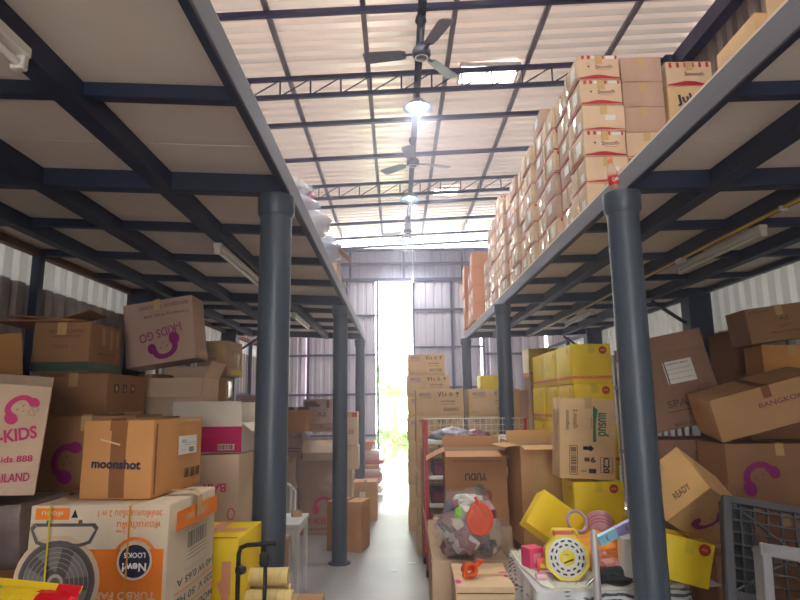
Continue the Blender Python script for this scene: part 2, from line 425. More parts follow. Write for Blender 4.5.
for (y,z) in pp:
    for x in(XL-.2,-.9,1.3,XR+.2): vs.append((x,y,5.86+RS*x+z))
for mm,sel in((ROOFT,lambda i,j:not(pp[i][0]<ADD_Y and j==1)),(ROOFADD,lambda i,j:pp[i][0]<ADD_Y and j==1)):
    r.add(vs,[(4*i+j,4*i+j+1,4*i+4+j+1,4*i+4+j) for i in range(len(pp)-1) for j in range(3) if sel(i,j)],mm)
struct(r,'ceiling')
def sheetwall(name,kind,c,a,b,z0,z1,m,dep=.03,flip=1,zs=None):
    mb=MB();pp=prof(a,b,dep=dep);zz=zs or [(z0,m),(z1,None)]
    for q in range(len(zz)-1):
        za,mm=zz[q];zb_=zz[q+1][0];vs=[]
        for (t,o) in pp:
            for z in(za,zb_): vs.append((c+o*flip,t,z) if kind=='x' else (t,c+o*flip,z))
        mb.add(vs,[(2*i,2*i+2,2*i+3,2*i+1) for i in range(len(pp)-1)],mm)
    return mb
struct(sheetwall('l','x',XL,YF,YB,0,0,None,dep=.06,flip=-1,zs=[(0,WALLS),(2.72,WALLP),(2.98,WALLS),(5.72,None)]),'wall_left')
struct(sheetwall('r','x',XR,YF,YB,0,0,None,dep=.06,flip=1,zs=[(0,WALLS),(2.45,WALLP),(2.92,WALLS),(6.02,None)]),'wall_right')
b1=sheetwall('b','y',YB,XL,-2.05,0,4.62,WALLM);b2=sheetwall('b','y',YB,2.05,XR,0,4.62,WALLM)
b3=sheetwall('b','y',YB,XL,XR,4.62,5.42,WALLU)
for q in(b2,b3): b1.v+=[] ; o=len(b1.v);b1.v+=q.v;k=[b1.mid(mm) for mm in q.mats];b1.f+=[[i+o for i in f] for f in q.f];b1.mi+=[k[i] for i in q.mi];b1.sm+=q.sm
struct(b1,'wall_back')
b4=sheetwall('b','y',YF,XL,-FRO_L,0,FRO_H,WALLM)  # unseen front wall, added with a narrow opening to limit the front light
for q in(sheetwall('b','y',YF,FRO_R,XR,0,FRO_H,WALLM),sheetwall('b','y',YF,XL,XR,FRO_H,5.9,WALLU)):
    o=len(b4.v);b4.v+=q.v;k=[b4.mid(mm) for mm in q.mats];b4.f+=[[i+o for i in f] for f in q.f];b4.mi+=[k[i] for i in q.mi];b4.sm+=q.sm
struct(b4,'wall_front_unseen')
t=MB()
for z in(4.66,5.05,5.40): t.box((.275,YB-.06,z),(6.6,.08,.06),TRUSS)
for x in(-1.1,.2,1.62): t.box((x,YB-.09,5.04),(.05,.05,.76),TRUSS)
for z in (.97,1.91,2.83,3.77):
    t.box((-2.56,YB-.06,z),(1.0,.05,.05),TRUSS);t.box((2.84,YB-.06,z),(1.55,.05,.05),TRUSS)
struct(t,'trim_1')
# sliding door leaves
def leaf(name,x0,x1,zz,y):
    mb=sheetwall('d','y',y,x0,x1,.03,4.66,WALLM,dep=.02);o=struct(mb,name)
    f=MB();
    for x in(x0+.02,x1-.02,(x0*.45+x1*.55)): f.box((x,y-.04,2.34),(.05,.05,4.6),TRUSS)
    for z in zz: f.box(((x0+x1)/2,y-.035,z),(x1-x0,.04,.045),TRUSS)
    f.build('door_frame',o);return o
leaf('door_1',-2.1,-.42,(.06,.97,1.91,2.83,3.77,4.62),YB-.1)
leaf('door_2',.40,2.1,(.06,1.05,2.05,3.0,3.9,4.62),YB-.1)
# wall rails and studs
t=MB()
for z in(.9,1.9): t.box((XL+.05,5.6,z),(.05,17.4,.05),STEEL);t.box((XR-.05,5.6,z),(.05,17.4,.05),STEEL)
t.box((XL+.05,5.6,2.985),(.06,17.4,.06),BRN);t.box((XR-.05,5.6,2.93),(.06,17.4,.05),STEEL)
for y in(-.6,3.12,6.87,10.6):
    t.box((XL+.13,y,2.8),(.26,.2,5.6),STEEL);t.box((XR-.13,y,2.95),(.26,.2,5.9),STEEL)
for y in(1.25,4.95,8.75,12.4): t.box((XL+.06,y,1.5),(.07,.07,3.0),STEEL);t.box((XR-.06,y,1.5),(.07,.07,3.0),STEEL)
struct(t,'trim_2')
# eave beams (longitudinal)
t=MB();t.box((XR-.1,5.6,5.80),(.14,17.4,.2),TRUSS);t.box((XL+.1,5.6,5.5),(.14,17.4,.2),TRUSS);struct(t,'trim_3')
# ---- roof steel
ROW={6.87:'second',10.6:'third',14.22:'fourth',3.12:'first'}
for y in(6.87,10.6,14.22):
    rt=empty('roof_truss',(0,y,5.6));tag(rt,{3.12:'dark lattice roof truss over the nearest pair of columns, just above the picture',6.87:'dark lattice roof truss nearest the camera, behind the first hanging lamp',10.6:'dark lattice roof truss in the middle, just behind the second hanging lamp',14.22:'farthest dark lattice roof truss right above the back wall'}[y],'roof truss','lattice roof trusses')
    for nm,dz in(('top_chord',.13),('bottom_chord',-.11)):
        c=MB();c.box((.275,0,dz),(6.4,.05,.05),TRUSS);c.map(lambda p:(p.x,p.y,p.z+RS*p.x));c.build(nm,rt)
    w=MB();x=-2.9
    while x<3.4:
        w.tube([(x,0,-.1),(x,0,.12)],.011,TRUSS,6);
        if x+.375<3.4:w.tube([(x,0,-.1),(x+.375,0,.12)],.010,TRUSS,6)
        x+=.375
    w.map(lambda p:(p.x,p.y,p.z+RS*p.x));w.build('web_bars',rt)
k=0
ordn=['first','second','third','fourth','fifth','sixth','seventh','eighth','ninth','tenth','eleventh','twelfth','thirteenth','fourteenth','fifteenth']
ry=[4.37,5.62,8.11,9.36,11.8,13.0]
for i,y in enumerate(ry):
    c=MB();c.box((.275,0,0),(6.4,.06,.055),TRUSS);c.map(lambda p:(p.x,p.y,p.z+RS*p.x));o=c.build('roof_rafter',loc=(0,y,5.73))
    tag(o,'plain dark crosswise roof rafter, %s one counting from the camera'%ordn[i],'rafter','crosswise roof rafters')
for i,x in enumerate((-2.3,-1.31,-.31,.67,1.67,2.66)):
    c=MB();c.box((0,5.7,0),(.055,17.4,.05),PURL);o=c.build('roof_purlin',loc=(x,0,5.80+RS*x));tag(o,'long grey purlin running to the back wall under the roof, %s from the left'%ordn[i],'purlin','lengthwise roof purlins')
c=MB();c.box((0,5.7,0),(.085,17.4,.05),STEEL);o=c.build('fan_rail',loc=(.30,0,5.66));tag(o,'dark blue steel rail under the roof carrying the ceiling fans and lamps','rail')
# ---- mezzanines
def mezz(side):
    L=side=='left';zf=(lambda x:zl(x)) if L else (lambda x:zr(x))
    x_in=-.556 if L else 1.232;x_out=(XL+.02) if L else (XR-.02);sg=-1 if L else 1
    rt=empty('mezzanine_deck',(x_in,5,2.81));tag(rt,'raised storage deck on blue steel beams along the %s wall'%side,'mezzanine','raised storage decks')
    off=Vector((-x_in,-5,-2.81))
    def fin(mb,name): mb.map(lambda p:(p.x-x_in,p.y-5,p.z+zf(p.x)-2.81));return mb.build(name,rt)
    y0,y1=-.75,10.78
    # edge channel
    e=MB();e.box((x_in+sg*.012,(y0+y1)/2,2.868),(.02,y1-y0,.112),STEELG,.003);e.box((x_in+sg*.027,(y0+y1)/2,2.815),(.03,y1-y0,.008),STEEL);e.box((x_in+sg*.027,(y0+y1)/2,2.918),(.03,y1-y0,.008),STEEL);fin(e,'edge_beam')
    for x in((-1.25,-1.94,-2.58) if L else (1.76,2.36,3.0)):
        q=MB();q.box((x,(y0+y1)/2,2.872),(.095,y1-y0,.10),STEEL,.004);fin(q,'long_beam')
    yy=[-.62+.9375*i for i in range(0,13)]
    for i,y in enumerate(yy):
        main=i%4==0;y=min(y,10.7)
        q=MB();a,b=x_in+sg*.02,x_out;q.box(((a+b)/2,y,2.872 if main else 2.893),(abs(b-a),.085 if main else .055,.10 if main else .058),STEEL,.003);o=fin(q,'main_beam' if main else 'joist')
        if main:
            q=MB();xw=x_out-sg*.2;q.tube([(xw,y,2.5),(xw-sg*.42,y,2.8)],.022,STEEL,8);fin(q,'corner_brace')
    ys=[y0]+[.33+1.2*i for i in range(0,9)]+[y1];ys=[y0]+[s for s in ys if y0<s<y1]+[y1]
    for a,b in zip(ys[:-1],ys[1:]):
        q=MB();q.box(((x_in+x_out)/2,(a+b)/2,2.932),(abs(x_out-x_in)-.02,b-a-.006,.018),BOARD);fin(q,'deck_board')
    return rt
mezz('left');mezz('right')
# ---- columns
cl={0:'nearest',1:'middle',2:'farthest'}
for side,x in(('left',-.64),('right',1.235)):
    for i,y in enumerate((3.12,6.87,10.6)):
        rt=empty('support_column',(x,y,0));tag(rt,'%s round blue grey column under the %s deck'%(cl[i],side),'column','round deck columns')
        q=MB();q.lathe([(.083,0),(.083,2.68),(.086,2.70)],PIPE,32);q.build('shaft',rt)
        q=MB();q.lathe([(.084,2.69),(.097,2.71),(.099,2.80),(.099,2.806),(.095,2.809),(.0,2.809)],PIPE,32);q.build('socket',rt)
        q=MB();q.lathe([(.0,.0),(.12,.0),(.12,.012),(.084,.012)],STEEL,24);q.build('base_plate',rt)
# ---- fluorescent fittings
FM=mat('fitting_white',(226,220,212),.35);TUBE=mat('tube_glass',(240,236,230),.25)
def fitting(x,y0,y1,z,label):
    rt=empty('tube_light',(x,(y0+y1)/2,z));tag(rt,label,'light fitting','fluorescent light fittings under the decks');L=y1-y0
    q=MB();q.box((0,0,.03),(.06,L,.04),FM,.006);q.build('fitting_body',rt)
    for s in(-1,1):
        q=MB();q.box((0,s*(L/2-.015),-.008),(.045,.03,.05),FM,.005);q.build('end_cap',rt)
    q=MB();q.tube([(0,-L/2+.03,-.012),(0,L/2-.03,-.012)],.014,TUBE,12);q.build('tube',rt)
fitting(-1.18,.55,1.76,2.78,'white tube light under the left deck in the top left corner of the photo')
fitting(-1.25,4.1,5.35,2.78,'white tube light under the left deck between the two nearest left columns')
fitting(-1.27,7.4,8.6,2.78,'small distant tube light under the left deck beside the middle left column')
fitting(2.44,3.82,5.02,2.79,'white tube light under the right deck below the yellow conduit')
fitting(2.46,7.4,8.6,2.79,'small distant tube light under the right deck above the yellow boxes')
q=MB();q.tube([(2.30,-.6,2.815),(2.30,10,2.815)],.011,mat('conduit_yellow',(214,176,50),.4),8);q.box((2.30,4.7,2.80),(.05,.09,.04),PWHITE,.004)
for y in(1.9,3.4,6.2): q.box((2.30,y,2.81),(.04,.02,.03),PWHITE)
tag(q.build('cable_conduit'),'thin yellow cable conduit under the right deck with a small junction clip','conduit')
# ---- ceiling fans
FB=mat('fan_grey',(104,104,122),.35,metal=.3);FBW=mat('fan_light',(226,226,234),.3)
def fan(x,y,z,ztop,a0,label,rad=.6):
    rt=empty('ceiling_fan',(x,y,z));tag(rt,label,'ceiling fan','three bladed ceiling fans')
    q=MB();q.tube([(0,0,.05),(0,0,ztop-z)],.014,FB,10);q.build('rod',rt)
    q=MB();q.lathe([(0,ztop-z),(.05,ztop-z),(.06,ztop-z-.05),(.03,ztop-z-.11),(.014,ztop-z-.13)],STEEL,20);q.lathe([(.014,.13),(.04,.10),(.05,.06)],STEEL,20);q.build('canopy',rt)
    q=MB();q.lathe([(0,.075),(.05,.07),(.085,.05),(.095,.02),(.095,-.02),(.08,-.045),(.055,-.05),(.05,-.06),(0,-.062)],FB,28);q.lathe([(.055,-.0515),(.062,-.056),(.07,-.0505)],FBW,28);q.build('motor',rt)
    for k in range(3):
        a=math.radians(a0+120*k);q=MB()
        pts=[(.16,-.05),(.22,-.068),(rad-.04,-.085),(rad,-.06),(rad,.06),(rad-.04,.08),(.22,.065),(.16,.045)]
        T=Matrix.Rotation(a,4,'Z')@Matrix.Rotation(math.radians(11),4,'X')
        q.prism(pts,.005,FB,T);b=q.build('blade',rt)
        q=MB();q.box((.13,0,-.003),(.13,.035,.008),STEEL,.002,Matrix.Rotation(a,4,'Z'));q.build('blade_arm',b)
fan(.29,5.62,5.22,5.633,172,'ceiling fan nearest the camera with three grey blades')
fan(.28,8.5,5.24,5.633,140,'middle ceiling fan between the first and second hanging lamps')
fan(.27,12.4,5.32,5.633,150,'farthest ceiling fan close to the back wall')
# ---- hanging lamps
SH=mat('lamp_shade',(150,170,190),.3,metal=.5);BULB=mat('lamp_bulb',(235,242,255),.3,emit=LAMP_E)
def lamp(x,y,z,ztop,label,r=.185):
    rt=empty('pendant_lamp',(x,y,z));tag(rt,label,'pendant lamp','round hanging lamps')
    q=MB();q.tube([(0,0,.19),(0,0,ztop-z)],.008,FB,8);q.build('rod',rt)
    q=MB();q.lathe([(0,.20),(.03,.20),(.035,.12),(.045,.10)],FB,20);q.build('lamp_holder',rt)
    q=MB();q.lathe([(.045,.11),(.08,.09),(.14,.03),(r,-.02),(r-.004,-.022),(.136,.024),(.076,.083),(.04,.1)],SH,32);q.build('lamp_shade',rt)
    q=MB();q.lathe([(.0,-.03),(.03,-.028),(.055,-.01),(.06,.02),(.045,.06),(.03,.09)],BULB,20);q.build('bulb',rt)
    ld=bpy.data.lights.new('lamp_light','SPOT');ld.energy=LAMP_W;ld.color=(.9,.94,1);ld.shadow_soft_size=.08;ld.spot_size=math.radians(150);ld.spot_blend=.5
    lo=bpy.data.objects.new('lamp_light',ld);C.objects.link(lo);lo.location=(0,0,-.06);lo.parent=rt
lamp(.30,6.98,5.34,5.633,'hanging lamp nearest the camera, glowing below the first roof truss')
lamp(.28,10.55,5.40,5.633,'middle hanging lamp, glowing below the second ceiling fan')
lamp(.26,13.2,5.36,5.633,'farthest hanging lamp, glowing just before the back wall')
# ventilator dome light seen through the truss (roof skylight disc) and faint patch
dm=translucent('skylight_dome',(250,240,244),.8)
def skylight(u,v,Y,w,d,label):
    p=at(u,v,Y);z=5.83+RS*p.x;rt=empty('roof_skylight',(p.x,Y,z));tag(rt,label,'skylight','roof skylights')
    q=MB();a=.03
    for c,dd in(((0,-d/2,0),(w,a,.04)),((0,d/2,0),(w,a,.04)),((-w/2,0,0),(a,d,.04)),((w/2,0,0),(a,d,.04))): q.box(c,dd,PWHITE)
    q.build('frame',rt);q=MB();q.box((0,0,-.005),(w-.04,d-.04,.012),SKYG,.003);q.build('pane',rt)
SKYG=mat('skylight_glow',(255,244,246),.4,emit=SKY_E)
skylight(488,76,7.15,.75,.45,'bright roof skylight to the right of the nearest fan, behind the first truss')
skylight(446,208,11.5,.5,.4,'faint roof skylight patch to the right of the middle lamp')
# drop cable by the door
p=at(413,282,14.1);q=MB();q.tube([(p.x,14.1,5.4),(p.x,14.1,4.6)],.01,PWHITE,6);q.box((p.x,14.1,4.6),(.06,.05,.12),PWHITE,.005);tag(q.build('door_cable'),'thin white cable hanging down to the top corner of the door opening','cable')
# ================================================================ OUTSIDE
LEAF=[mat('leaf_bright',(150,190,80),.5,var=.2,vs=3),mat('leaf_green',(96,150,60),.5,var=.2,vs=3)]
TRK=mat('trunk',(130,112,86),.8,var=.2)
def palm(x,y,h,n,ln,label,seed,lm=0):
    R=random.Random(seed);rt=empty('palm_tree',(x,y,0));tag(rt,label,'palm','palms outside the door')
    q=MB();q.tube([(0,0,-.02),(.05,0,h*.5),(0,.05,h)],[.12,.09,.07],TRK,10);q.build('trunk',rt)
    for k in range(n):
        a=2*PI*k/n+R.random()*.4;el=R.uniform(.2,1.1);q=MB();pts=[];p=Vector((0,.05,h));d=Vector((math.cos(a)*math.cos(el),math.sin(a)*math.cos(el),math.sin(el)))
        for i in range(9): pts.append(p.copy());p=p+d*ln/8;d.z-=.2;d.normalize()
        q.tube(pts,[.02-.002*i for i in range(9)],LEAF[lm],5)
        for i in range(1,9):
            t=(pts[i]-pts[i-1]).normalized();sd=t.cross(Vector((0,0,1))).normalized()
            for j in range(3):
                b=pts[i-1].lerp(pts[i],j/3)
                for s in(-1,1):
                    L=ln*.28*(1-abs(i/8-.4));e=b+sd*s*L+t*L*.5+Vector((0,0,-L*.35));q.add([b,b+t*.05,e],[(0,1,2)],LEAF[lm])
        q.build('frond',rt)
def shrub(x,y,r,h,label,seed,lm=1):
    R=random.Random(seed);rt=empty('garden_shrub',(x,y,0));tag(rt,label,'shrub','shrubs outside the door')
    q=MB()
    for k in range(5): q.tube([(0,0,0),(R.uniform(-.5,.5)*r,R.uniform(-.5,.5)*r,h*.8)],.02,TRK,5)
    q.build('stems',rt);q=MB()
    for k in range(420):
        a=R.uniform(0,2*PI);e=R.uniform(-.2,1.4);rr=r*R.uniform(.6,1);c=Vector((rr*math.cos(a)*math.cos(e),rr*math.sin(a)*math.cos(e),h*.45+h*.5*math.sin(e)*R.uniform(.5,1)))
        d=Vector((R.uniform(-1,1),R.uniform(-1,1),R.uniform(-.5,1))).normalized();n=d.cross(Vector((R.uniform(-1,1),R.uniform(-1,1),.3))).normalized()
        L=R.uniform(.08,.18);q.add([c,c+d*L*.5+n*L*.25,c+d*L,c+d*L*.5-n*L*.25],[(0,1,2,3)],LEAF[R.random()<.4])
    q.build('leaves',rt)
palm(-.1,19.5,1.9,14,2.0,'tall palm in the middle of the door opening outside',3,0)
palm(.75,18,1.2,12,1.5,'lower palm at the right edge of the door opening outside',4,0)
palm(-.9,21,2.4,12,1.8,'palm at the left edge of the door opening, farther away',5,1)
shrub(-.35,17.6,.6,1.0,'bright leafy shrub outside at the left foot of the door opening',6)
shrub(.35,17.9,.55,.9,'leafy shrub outside at the right foot of the door opening',7)
shrub(.0,22,1.3,2.6,'large pale shrub behind the palms outside the door',8)
# ================================================================ LEFT SIDE, NEAR
# big fan carton
fp={'f':[('r',-.31,.40,.28,.07,ORG),('t',-.31,.40,'TURBO FAN',.2,None,WHT,180),('p',-.13*.46+.0,.0,[(0,0)]*3,BLACK)],}
def fanbox():
    w,d,h=.46,.42,.50;P=[]
    P.append(('r',-.34,.45,.25,.07,ORG));P.append(('t',-.34,.45,'พัดลม',.16,.016,K5,180))
    P.append(('p',-.175,.45,[(-.011,-.012),(.011,-.012),(.0,.014)],BLACK))
    P.append(('p',0,0,[(-.03,.12),(.215,.12),(.215,-.24),(-.12,-.24)],ORG))
    P.append(('t',.225,.445,'วงษ์พัดลมลดร้อน 2 in 1',.46,.024,ORG,180));P.append(('t',.29,.378,'พัดลมตั้งพื้น',.31,.022,ORG,180));P.append(('t',.17,.34,'ไทย',.07,.010,ORG,180))
    FX,FY_=-.27,.045
    P.append(('d',FX,FY_,.140,.140,K2));P.append(('d',FX,FY_,.125,.125,DKG));P.append(('d',FX,FY_,.118,.118,mat('print_fan_dark',(84,78,78),.6)))
    for k in range(5):
        a=k*72+20;pts=[(.03*math.cos(math.radians(a)),.03*math.sin(math.radians(a)))]
        for i in range(7):
            g=math.radians(a-10+50*i/6);pts.append((.105*math.cos(g),.105*math.sin(g)))
        P.append(('p',FX,FY_,pts,mat('print_fan_blade',(124,118,116),.6)))
    for rr in(.045,.06,.075,.09,.105): P.append(('a',FX,FY_,rr,rr+.0014,0,360,LGR))
    P.append(('d',FX,FY_,.026,.026,LGR));P.append(('d',FX,FY_,.016,.016,DKG))
    hp=[(-.10,.035),(.10,.035),(.112,.022),(.09,-.025),(.06,-.035),(-.06,-.035),(-.09,-.025),(-.112,.022)]
    hp2=[(a*.90,b*.72) for a,b in hp]
    for i in range(8):
        j=(i+1)%8;P.append(('p',-.235,.325,[hp[i],hp[j],hp2[j],hp2[i]],DKG))
    for a in(-.06,.045): P.append(('p',-.235,.325,[(a,.035),(a+.015,.035),(a+.013,.046),(a+.002,.046)],DKG))
    P.append(('a',.285,.17,.062,.072,-60,200,ORG));P.append(('d',.285,.17,.056,.056,K5));P.append(('d',.285,.17,.049,.049,NAVY))
    P.append(('t',.285,.135,'New!',.17,.026,WHT,180,.03));P.append(('t',.285,.205,"LOOK'S",.15,.016,WHT,180,.02))
    P.append(('t',.225,-.03,'TURBO FAN',.44,.024,K2,180,.02));P.append(('t',.21,-.115,'INDUSTRIAL',.46,.026,K2,180,.02));P.append(('t',.2,-.25,'18 inch',.3,.026,K2,180))
    Rr=[('r',.02,.385,.90,.12,ORG),('t',.0,.385,'TURBO FAN',.5,.024,K2,180),('c',.0,.235,.42,.10,DKG),('r',0,.165,.42,.004,DKG),('r',0,.14,.42,.004,DKG),('r',0,.115,.42,.004,DKG),('o',0,.18,.52,.25,LGR,.002)]
    for i,s in enumerate(('140 W 0.65 A','220 V  50 Hz','MODEL : 18')): Rr+= [('t',0,.0-.11*i,s,.78,.024,DKG,180,.025),('r',0,-.055-.11*i,.86,.008,ORG)]
    p0=at(32,499,2.0);p1=at(173,504,2.0);w=p1.x-p0.x;
    return carton('large white and orange carton printed with an upside down fan, two yellow straps',((p0.x+p1.x)/2,2.0+.22,.885),(w,.43,.505),yaw=-2.5,m=K5,prints={'f':P,'r':Rr},tape='x',tm=TAPE,straps=[('f',-.36*w+.03*w,STRY,.006),('f',.24*w,mat('orange_strap',(214,150,40),.4),.006)],tw=.05,soft=.7)
fanbox()
carton('plain cardboard box under the white and orange fan carton',(-.95,2.22,0),(.46,.44,.882),m=K1)
# moonshot box
carton('brown parcel with bold black lettering on top of the fan carton',(-.94,2.319,1.392),(.25,.42,.262),yaw=-4,drop=.035,m=kraft('kraft_parcel',(204,146,92)),tm=TAPEB,tw=.055,
  prints={'f':[('r',.02,.0,.22,.97,TAPEB),('r',-.1,.22,.3,.02,K2,-15),('t',.0,-.06,'moonshot',.70,None,NAVY,-2,.035)],
   'r':[('r',.14,-.28,.10,.13,BLACK),('r',.14,-.28,.085,.11,TAPEB),('r',.27,-.28,.10,.13,BLACK),('r',.27,-.28,.085,.11,TAPEB),('r',.40,-.28,.10,.13,BLACK),('r',.40,-.28,.085,.11,TAPEB),('d',.14,-.28,.009,.009,BLACK),('p',.27,-.28,[(-.008,-.01),(.008,-.01),(0,.012)],BLACK),('p',.40,-.28,[(-.01,.01),(.01,.01),(0,-.012)],BLACK),('r',-.47,0,.03,.9,TAPEB),('r',.2,.47,.5,.04,TAPE)]},
  stickers={'r':[('r',.12,.12,.42,.26,PAPER),('c',.20,.05,.12,.07,BLACK),('t',.03,.17,'SHIP TO',.1,.012,DKG),('r',.15,.12,.28,.008,LGR),('r',.15,.15,.28,.008,LGR),('r',.02,.05,.1,.006,LGR)]})
# I-KIDS open box leaning at the far left
p=at(8,430,2.35)
carton('open pale carton with a pink girl head print at the left edge of the photo',(-1.72,2.47,1.36),(.50,.34,.42),yaw=29,tilt=(-3,4),m=K2,flaps=[('b',62,.09),('l',70,.07)],zmin=1.345,
  prints={'f':girl(.30,.30,.05,PINK,40)+[('t',.31,.04,'I-KIDS',.28,.05,PINK,12,.03),('t',.40,.26,'GO',.08,.03,K6,60),('t',.17,-.20,'Company Kids 888',.56,.032,PINK,4,.02),('t',.13,-.36,'BANGKOK THAILAND',.64,.034,PINK,4,.02)]})
# crumpled wrapped bundle under it
mb=MB();shell(.44,.34,.32,mat('crumpled_film',(128,112,108),.35,var=.3,vs=8,bump=.6,bs=18),mb,None,n=8);df=deformer(.44,.34,.32,91,.05,.02);mb.map(df)
o=mb.build('wrapped_bundle',loc=(-1.62,2.50,1.025));tag(o,'crumpled grey wrapped bundle under the open girl head box at the left edge','bundle')
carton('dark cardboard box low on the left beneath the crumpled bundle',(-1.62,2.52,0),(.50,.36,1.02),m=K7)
# purple I-KIDS box behind moonshot
pbox('brown carton with a purple girl head print tucked behind the parcel on the fan carton',42,96,416,500,2.95,.34,m=K3,zb=1.02,X=(-1.72,-1.26),prints={'f':girl(-.20,.18,.075,PUR,70)})
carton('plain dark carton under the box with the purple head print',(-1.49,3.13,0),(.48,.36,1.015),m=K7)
# orange sided box and its supports
pbox('brown printed box with a green tape band and bright orange end, left pile',34,90,314,363,3.32,.38,zb=1.885,zt=2.165,m=K3,straps=[('h',.035,TAPEG,.05)],prints={'f':[('t',.08,.32,'PACKED IN CARTON',.6,.02,MRN),('t',.08,.22,'HANDLE WITH CARE',.5,.016,MRN),('t',.0,.02,'C.NO 12',.25,.02,MRN)],'r':[('r',-.12,.25,.09,.34,TAPE),('r',.14,.22,.09,.42,TAPE),('r',.36,.25,.09,.34,TAPE),('t',0,-.1,'MADE IN',.5,.012,MRN)]},tm=TAPE)
pbox('dark long box with handling symbols on its pale end, below the green taped box',39,107,364,410,3.30,.52,zb=1.60,zt=1.880,m=K3,prints={'f':[('r',-.3,.46,.35,.05,TAPEB)],'r':[('r',-.30,.22,.11,.17,BRN),('r',-.10,.22,.11,.17,BRN),('r',.10,.22,.11,.17,BRN),('d',-.30,.22,.012,.015,K2),('p',-.10,.22,[(-.008,-.015),(.008,-.015),(0,.018)],K2),('d',.10,.22,.012,.012,K2),('r',0,-.3,.9,.10,TAPE)]})
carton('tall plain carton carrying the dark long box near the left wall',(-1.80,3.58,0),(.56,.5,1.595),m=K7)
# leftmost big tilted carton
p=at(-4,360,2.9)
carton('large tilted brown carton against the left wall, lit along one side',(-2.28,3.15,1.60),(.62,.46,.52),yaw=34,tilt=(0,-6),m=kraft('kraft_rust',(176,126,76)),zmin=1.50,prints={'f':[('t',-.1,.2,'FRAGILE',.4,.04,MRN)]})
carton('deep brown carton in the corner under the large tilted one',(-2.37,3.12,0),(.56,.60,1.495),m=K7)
# flat folded cardboard lying on top
mb=MB();mb.box((0,0,.008),(.46,.34,.012),K7,.003);mb.box((.05,-.02,.03),(.40,.28,.01),K7,.003,rot=(.05,.06,.1));mb.box((.2,.0,.05),(.16,.26,.008),K3,.002,rot=(0,-.3,0))
q=at(50,309,3.5);o=mb.build('folded_cardboard',loc=(q.x,3.5,2.172),rot=(0,0,.1));tag(o,'dark folded cardboard sheets lying flat on the green taped box','cardboard')
# leaning purple I-KIDS box
carton('big carton with upside down purple lettering leaning back under the left deck',(at(160,366,3.95).x,4.08,1.9),(.475,.20,.43),yaw=-4,tilt=(-3,-8),m=K6,zmin=1.935,
 prints={'f':[('t',.08,.40,'BANGKOK THAILAND',.72,.026,MRN,180,.01),('t',.12,.26,'Company Kids 888',.66,.026,MRN,180,.01),('t',.02,-.03,'I-KIDS GO',.62,.06,PUR,190,.01)]+girl(.08,-.28,.085,PUR,196),'r':[('r',.0,-.42,.8,.12,TAPE)]})
carton('open carton with raised flap below the leaning purple lettered box',(at(172,388,3.95).x,4.13,1.62),(.40,.34,.30),m=K2,flaps=[('f',-60,.14),('r',70,.12),('b',80,.1)],zmin=1.58)
carton('small dark carton left of the open flapped one under the leaning box',(at(146,388,3.95).x-.02,4.2,1.62),(.13,.36,.33),m=K7,zmin=1.58)
carton('tall plain carton under the open flapped one in the left row',(-1.53,4.16,0),(.62,.42,1.575),m=K3)
# taped boxes next
for (ul,ur,vt,vb,yw,lb,wr) in((197,233,340,374,-8,'topmost taped box of the shiny wrapped stack beyond the leaning box',1),(194,226,374,396,5,'middle box of the shiny taped stack beyond the leaning box',0),(196,222,396,412,-5,'third box down in the shiny taped stack beyond the leaning box',0)):
    z={340:(1.925,2.21),374:(1.735,1.922),396:(1.60,1.732)}[vt];Y=4.75;x0=at(ul,vt,Y).x;x1=at(ur,vt,Y).x
    carton(lb,((x0+x1)/2,Y+.16,z[0]),(x1-x0-.03,.3,z[1]-z[0]-.006),yaw=yw,m=K6,prints={'f':[('t',0,0,'C/NO',.4,.02,MRN)]},stickers={'f':[('r',.30,.0,.3,.86,TAPE),('r',-.1,.35,.5,.12,TAPE)],'r':[('r',.0,.0,.6,.5,WRAP),('r',.1,-.38,.8,.15,STRY)] if wr else [('r',0,0,.5,.7,TAPE)]},tm=TAPE)
carton('tall base carton of the shiny taped stack near the left wall',(-1.42,4.93,0),(.46,.4,1.595),m=K3)
# magenta box on BAR box
carton('cream open box with a magenta band and barcode standing on the tall pale carton',(-.995,3.42,1.452),(.37,.34,.155),m=KW,yaw=-3,flaps=[('f',82,.115,4),('r',-35,.07),('b',70,.12),('l',80,.1)],
 prints={'f':[('r',0,-.05,1.0,.86,MAG),('r',.28,-.30,.24,.2,K5),('c',.28,-.30,.22,.16,BLACK),('t',.0,.1,'Organic',.3,.02,PINK)]})
carton('tall pale carton with upside down pink lettering beside the nearest left column',(-1.03,3.40,.86),(.44,.40,.588),yaw=-2,m=K2,tape='y',
 prints={'f':[('t',.22,.22,'BAR',.28,.045,PINK,180,.02),('d',.43,.0,.02,.03,PINK),('d',.43,.0,.014,.024,K2)],'r':[('r',.2,0,.14,1,TAPE)]})
carton('lower carton under the tall pale pink lettered carton',(-1.03,3.40,0),(.46,.42,.857),m=K3)
# striped box between and column
pbox('narrow carton with green and orange stripes standing behind the nearest left column',243,262,484,545,4.3,.30,m=K2,zb=.75,prints={'f':[('r',-.2,.36,.4,.2,GRN),('r',-.2,-.05,.34,.5,STRY),('t',-.2,-.02,'888',.26,None,BRN,90),('t',-.2,-.3,'oooo',.3,None,ORG,90)]})
carton('plain base carton under the striped narrow carton',(-.97,4.46,0),(.34,.34,.747),m=K3)
pbox('plain cardboard box to the left of the striped carton',196,238,486,560,4.35,.34,zb=.3,m=K2,zt=1.05)
carton('low box under the plain cardboard box behind the tall pale carton',(-1.30,4.52,0),(.42,.38,.297),m=K3)
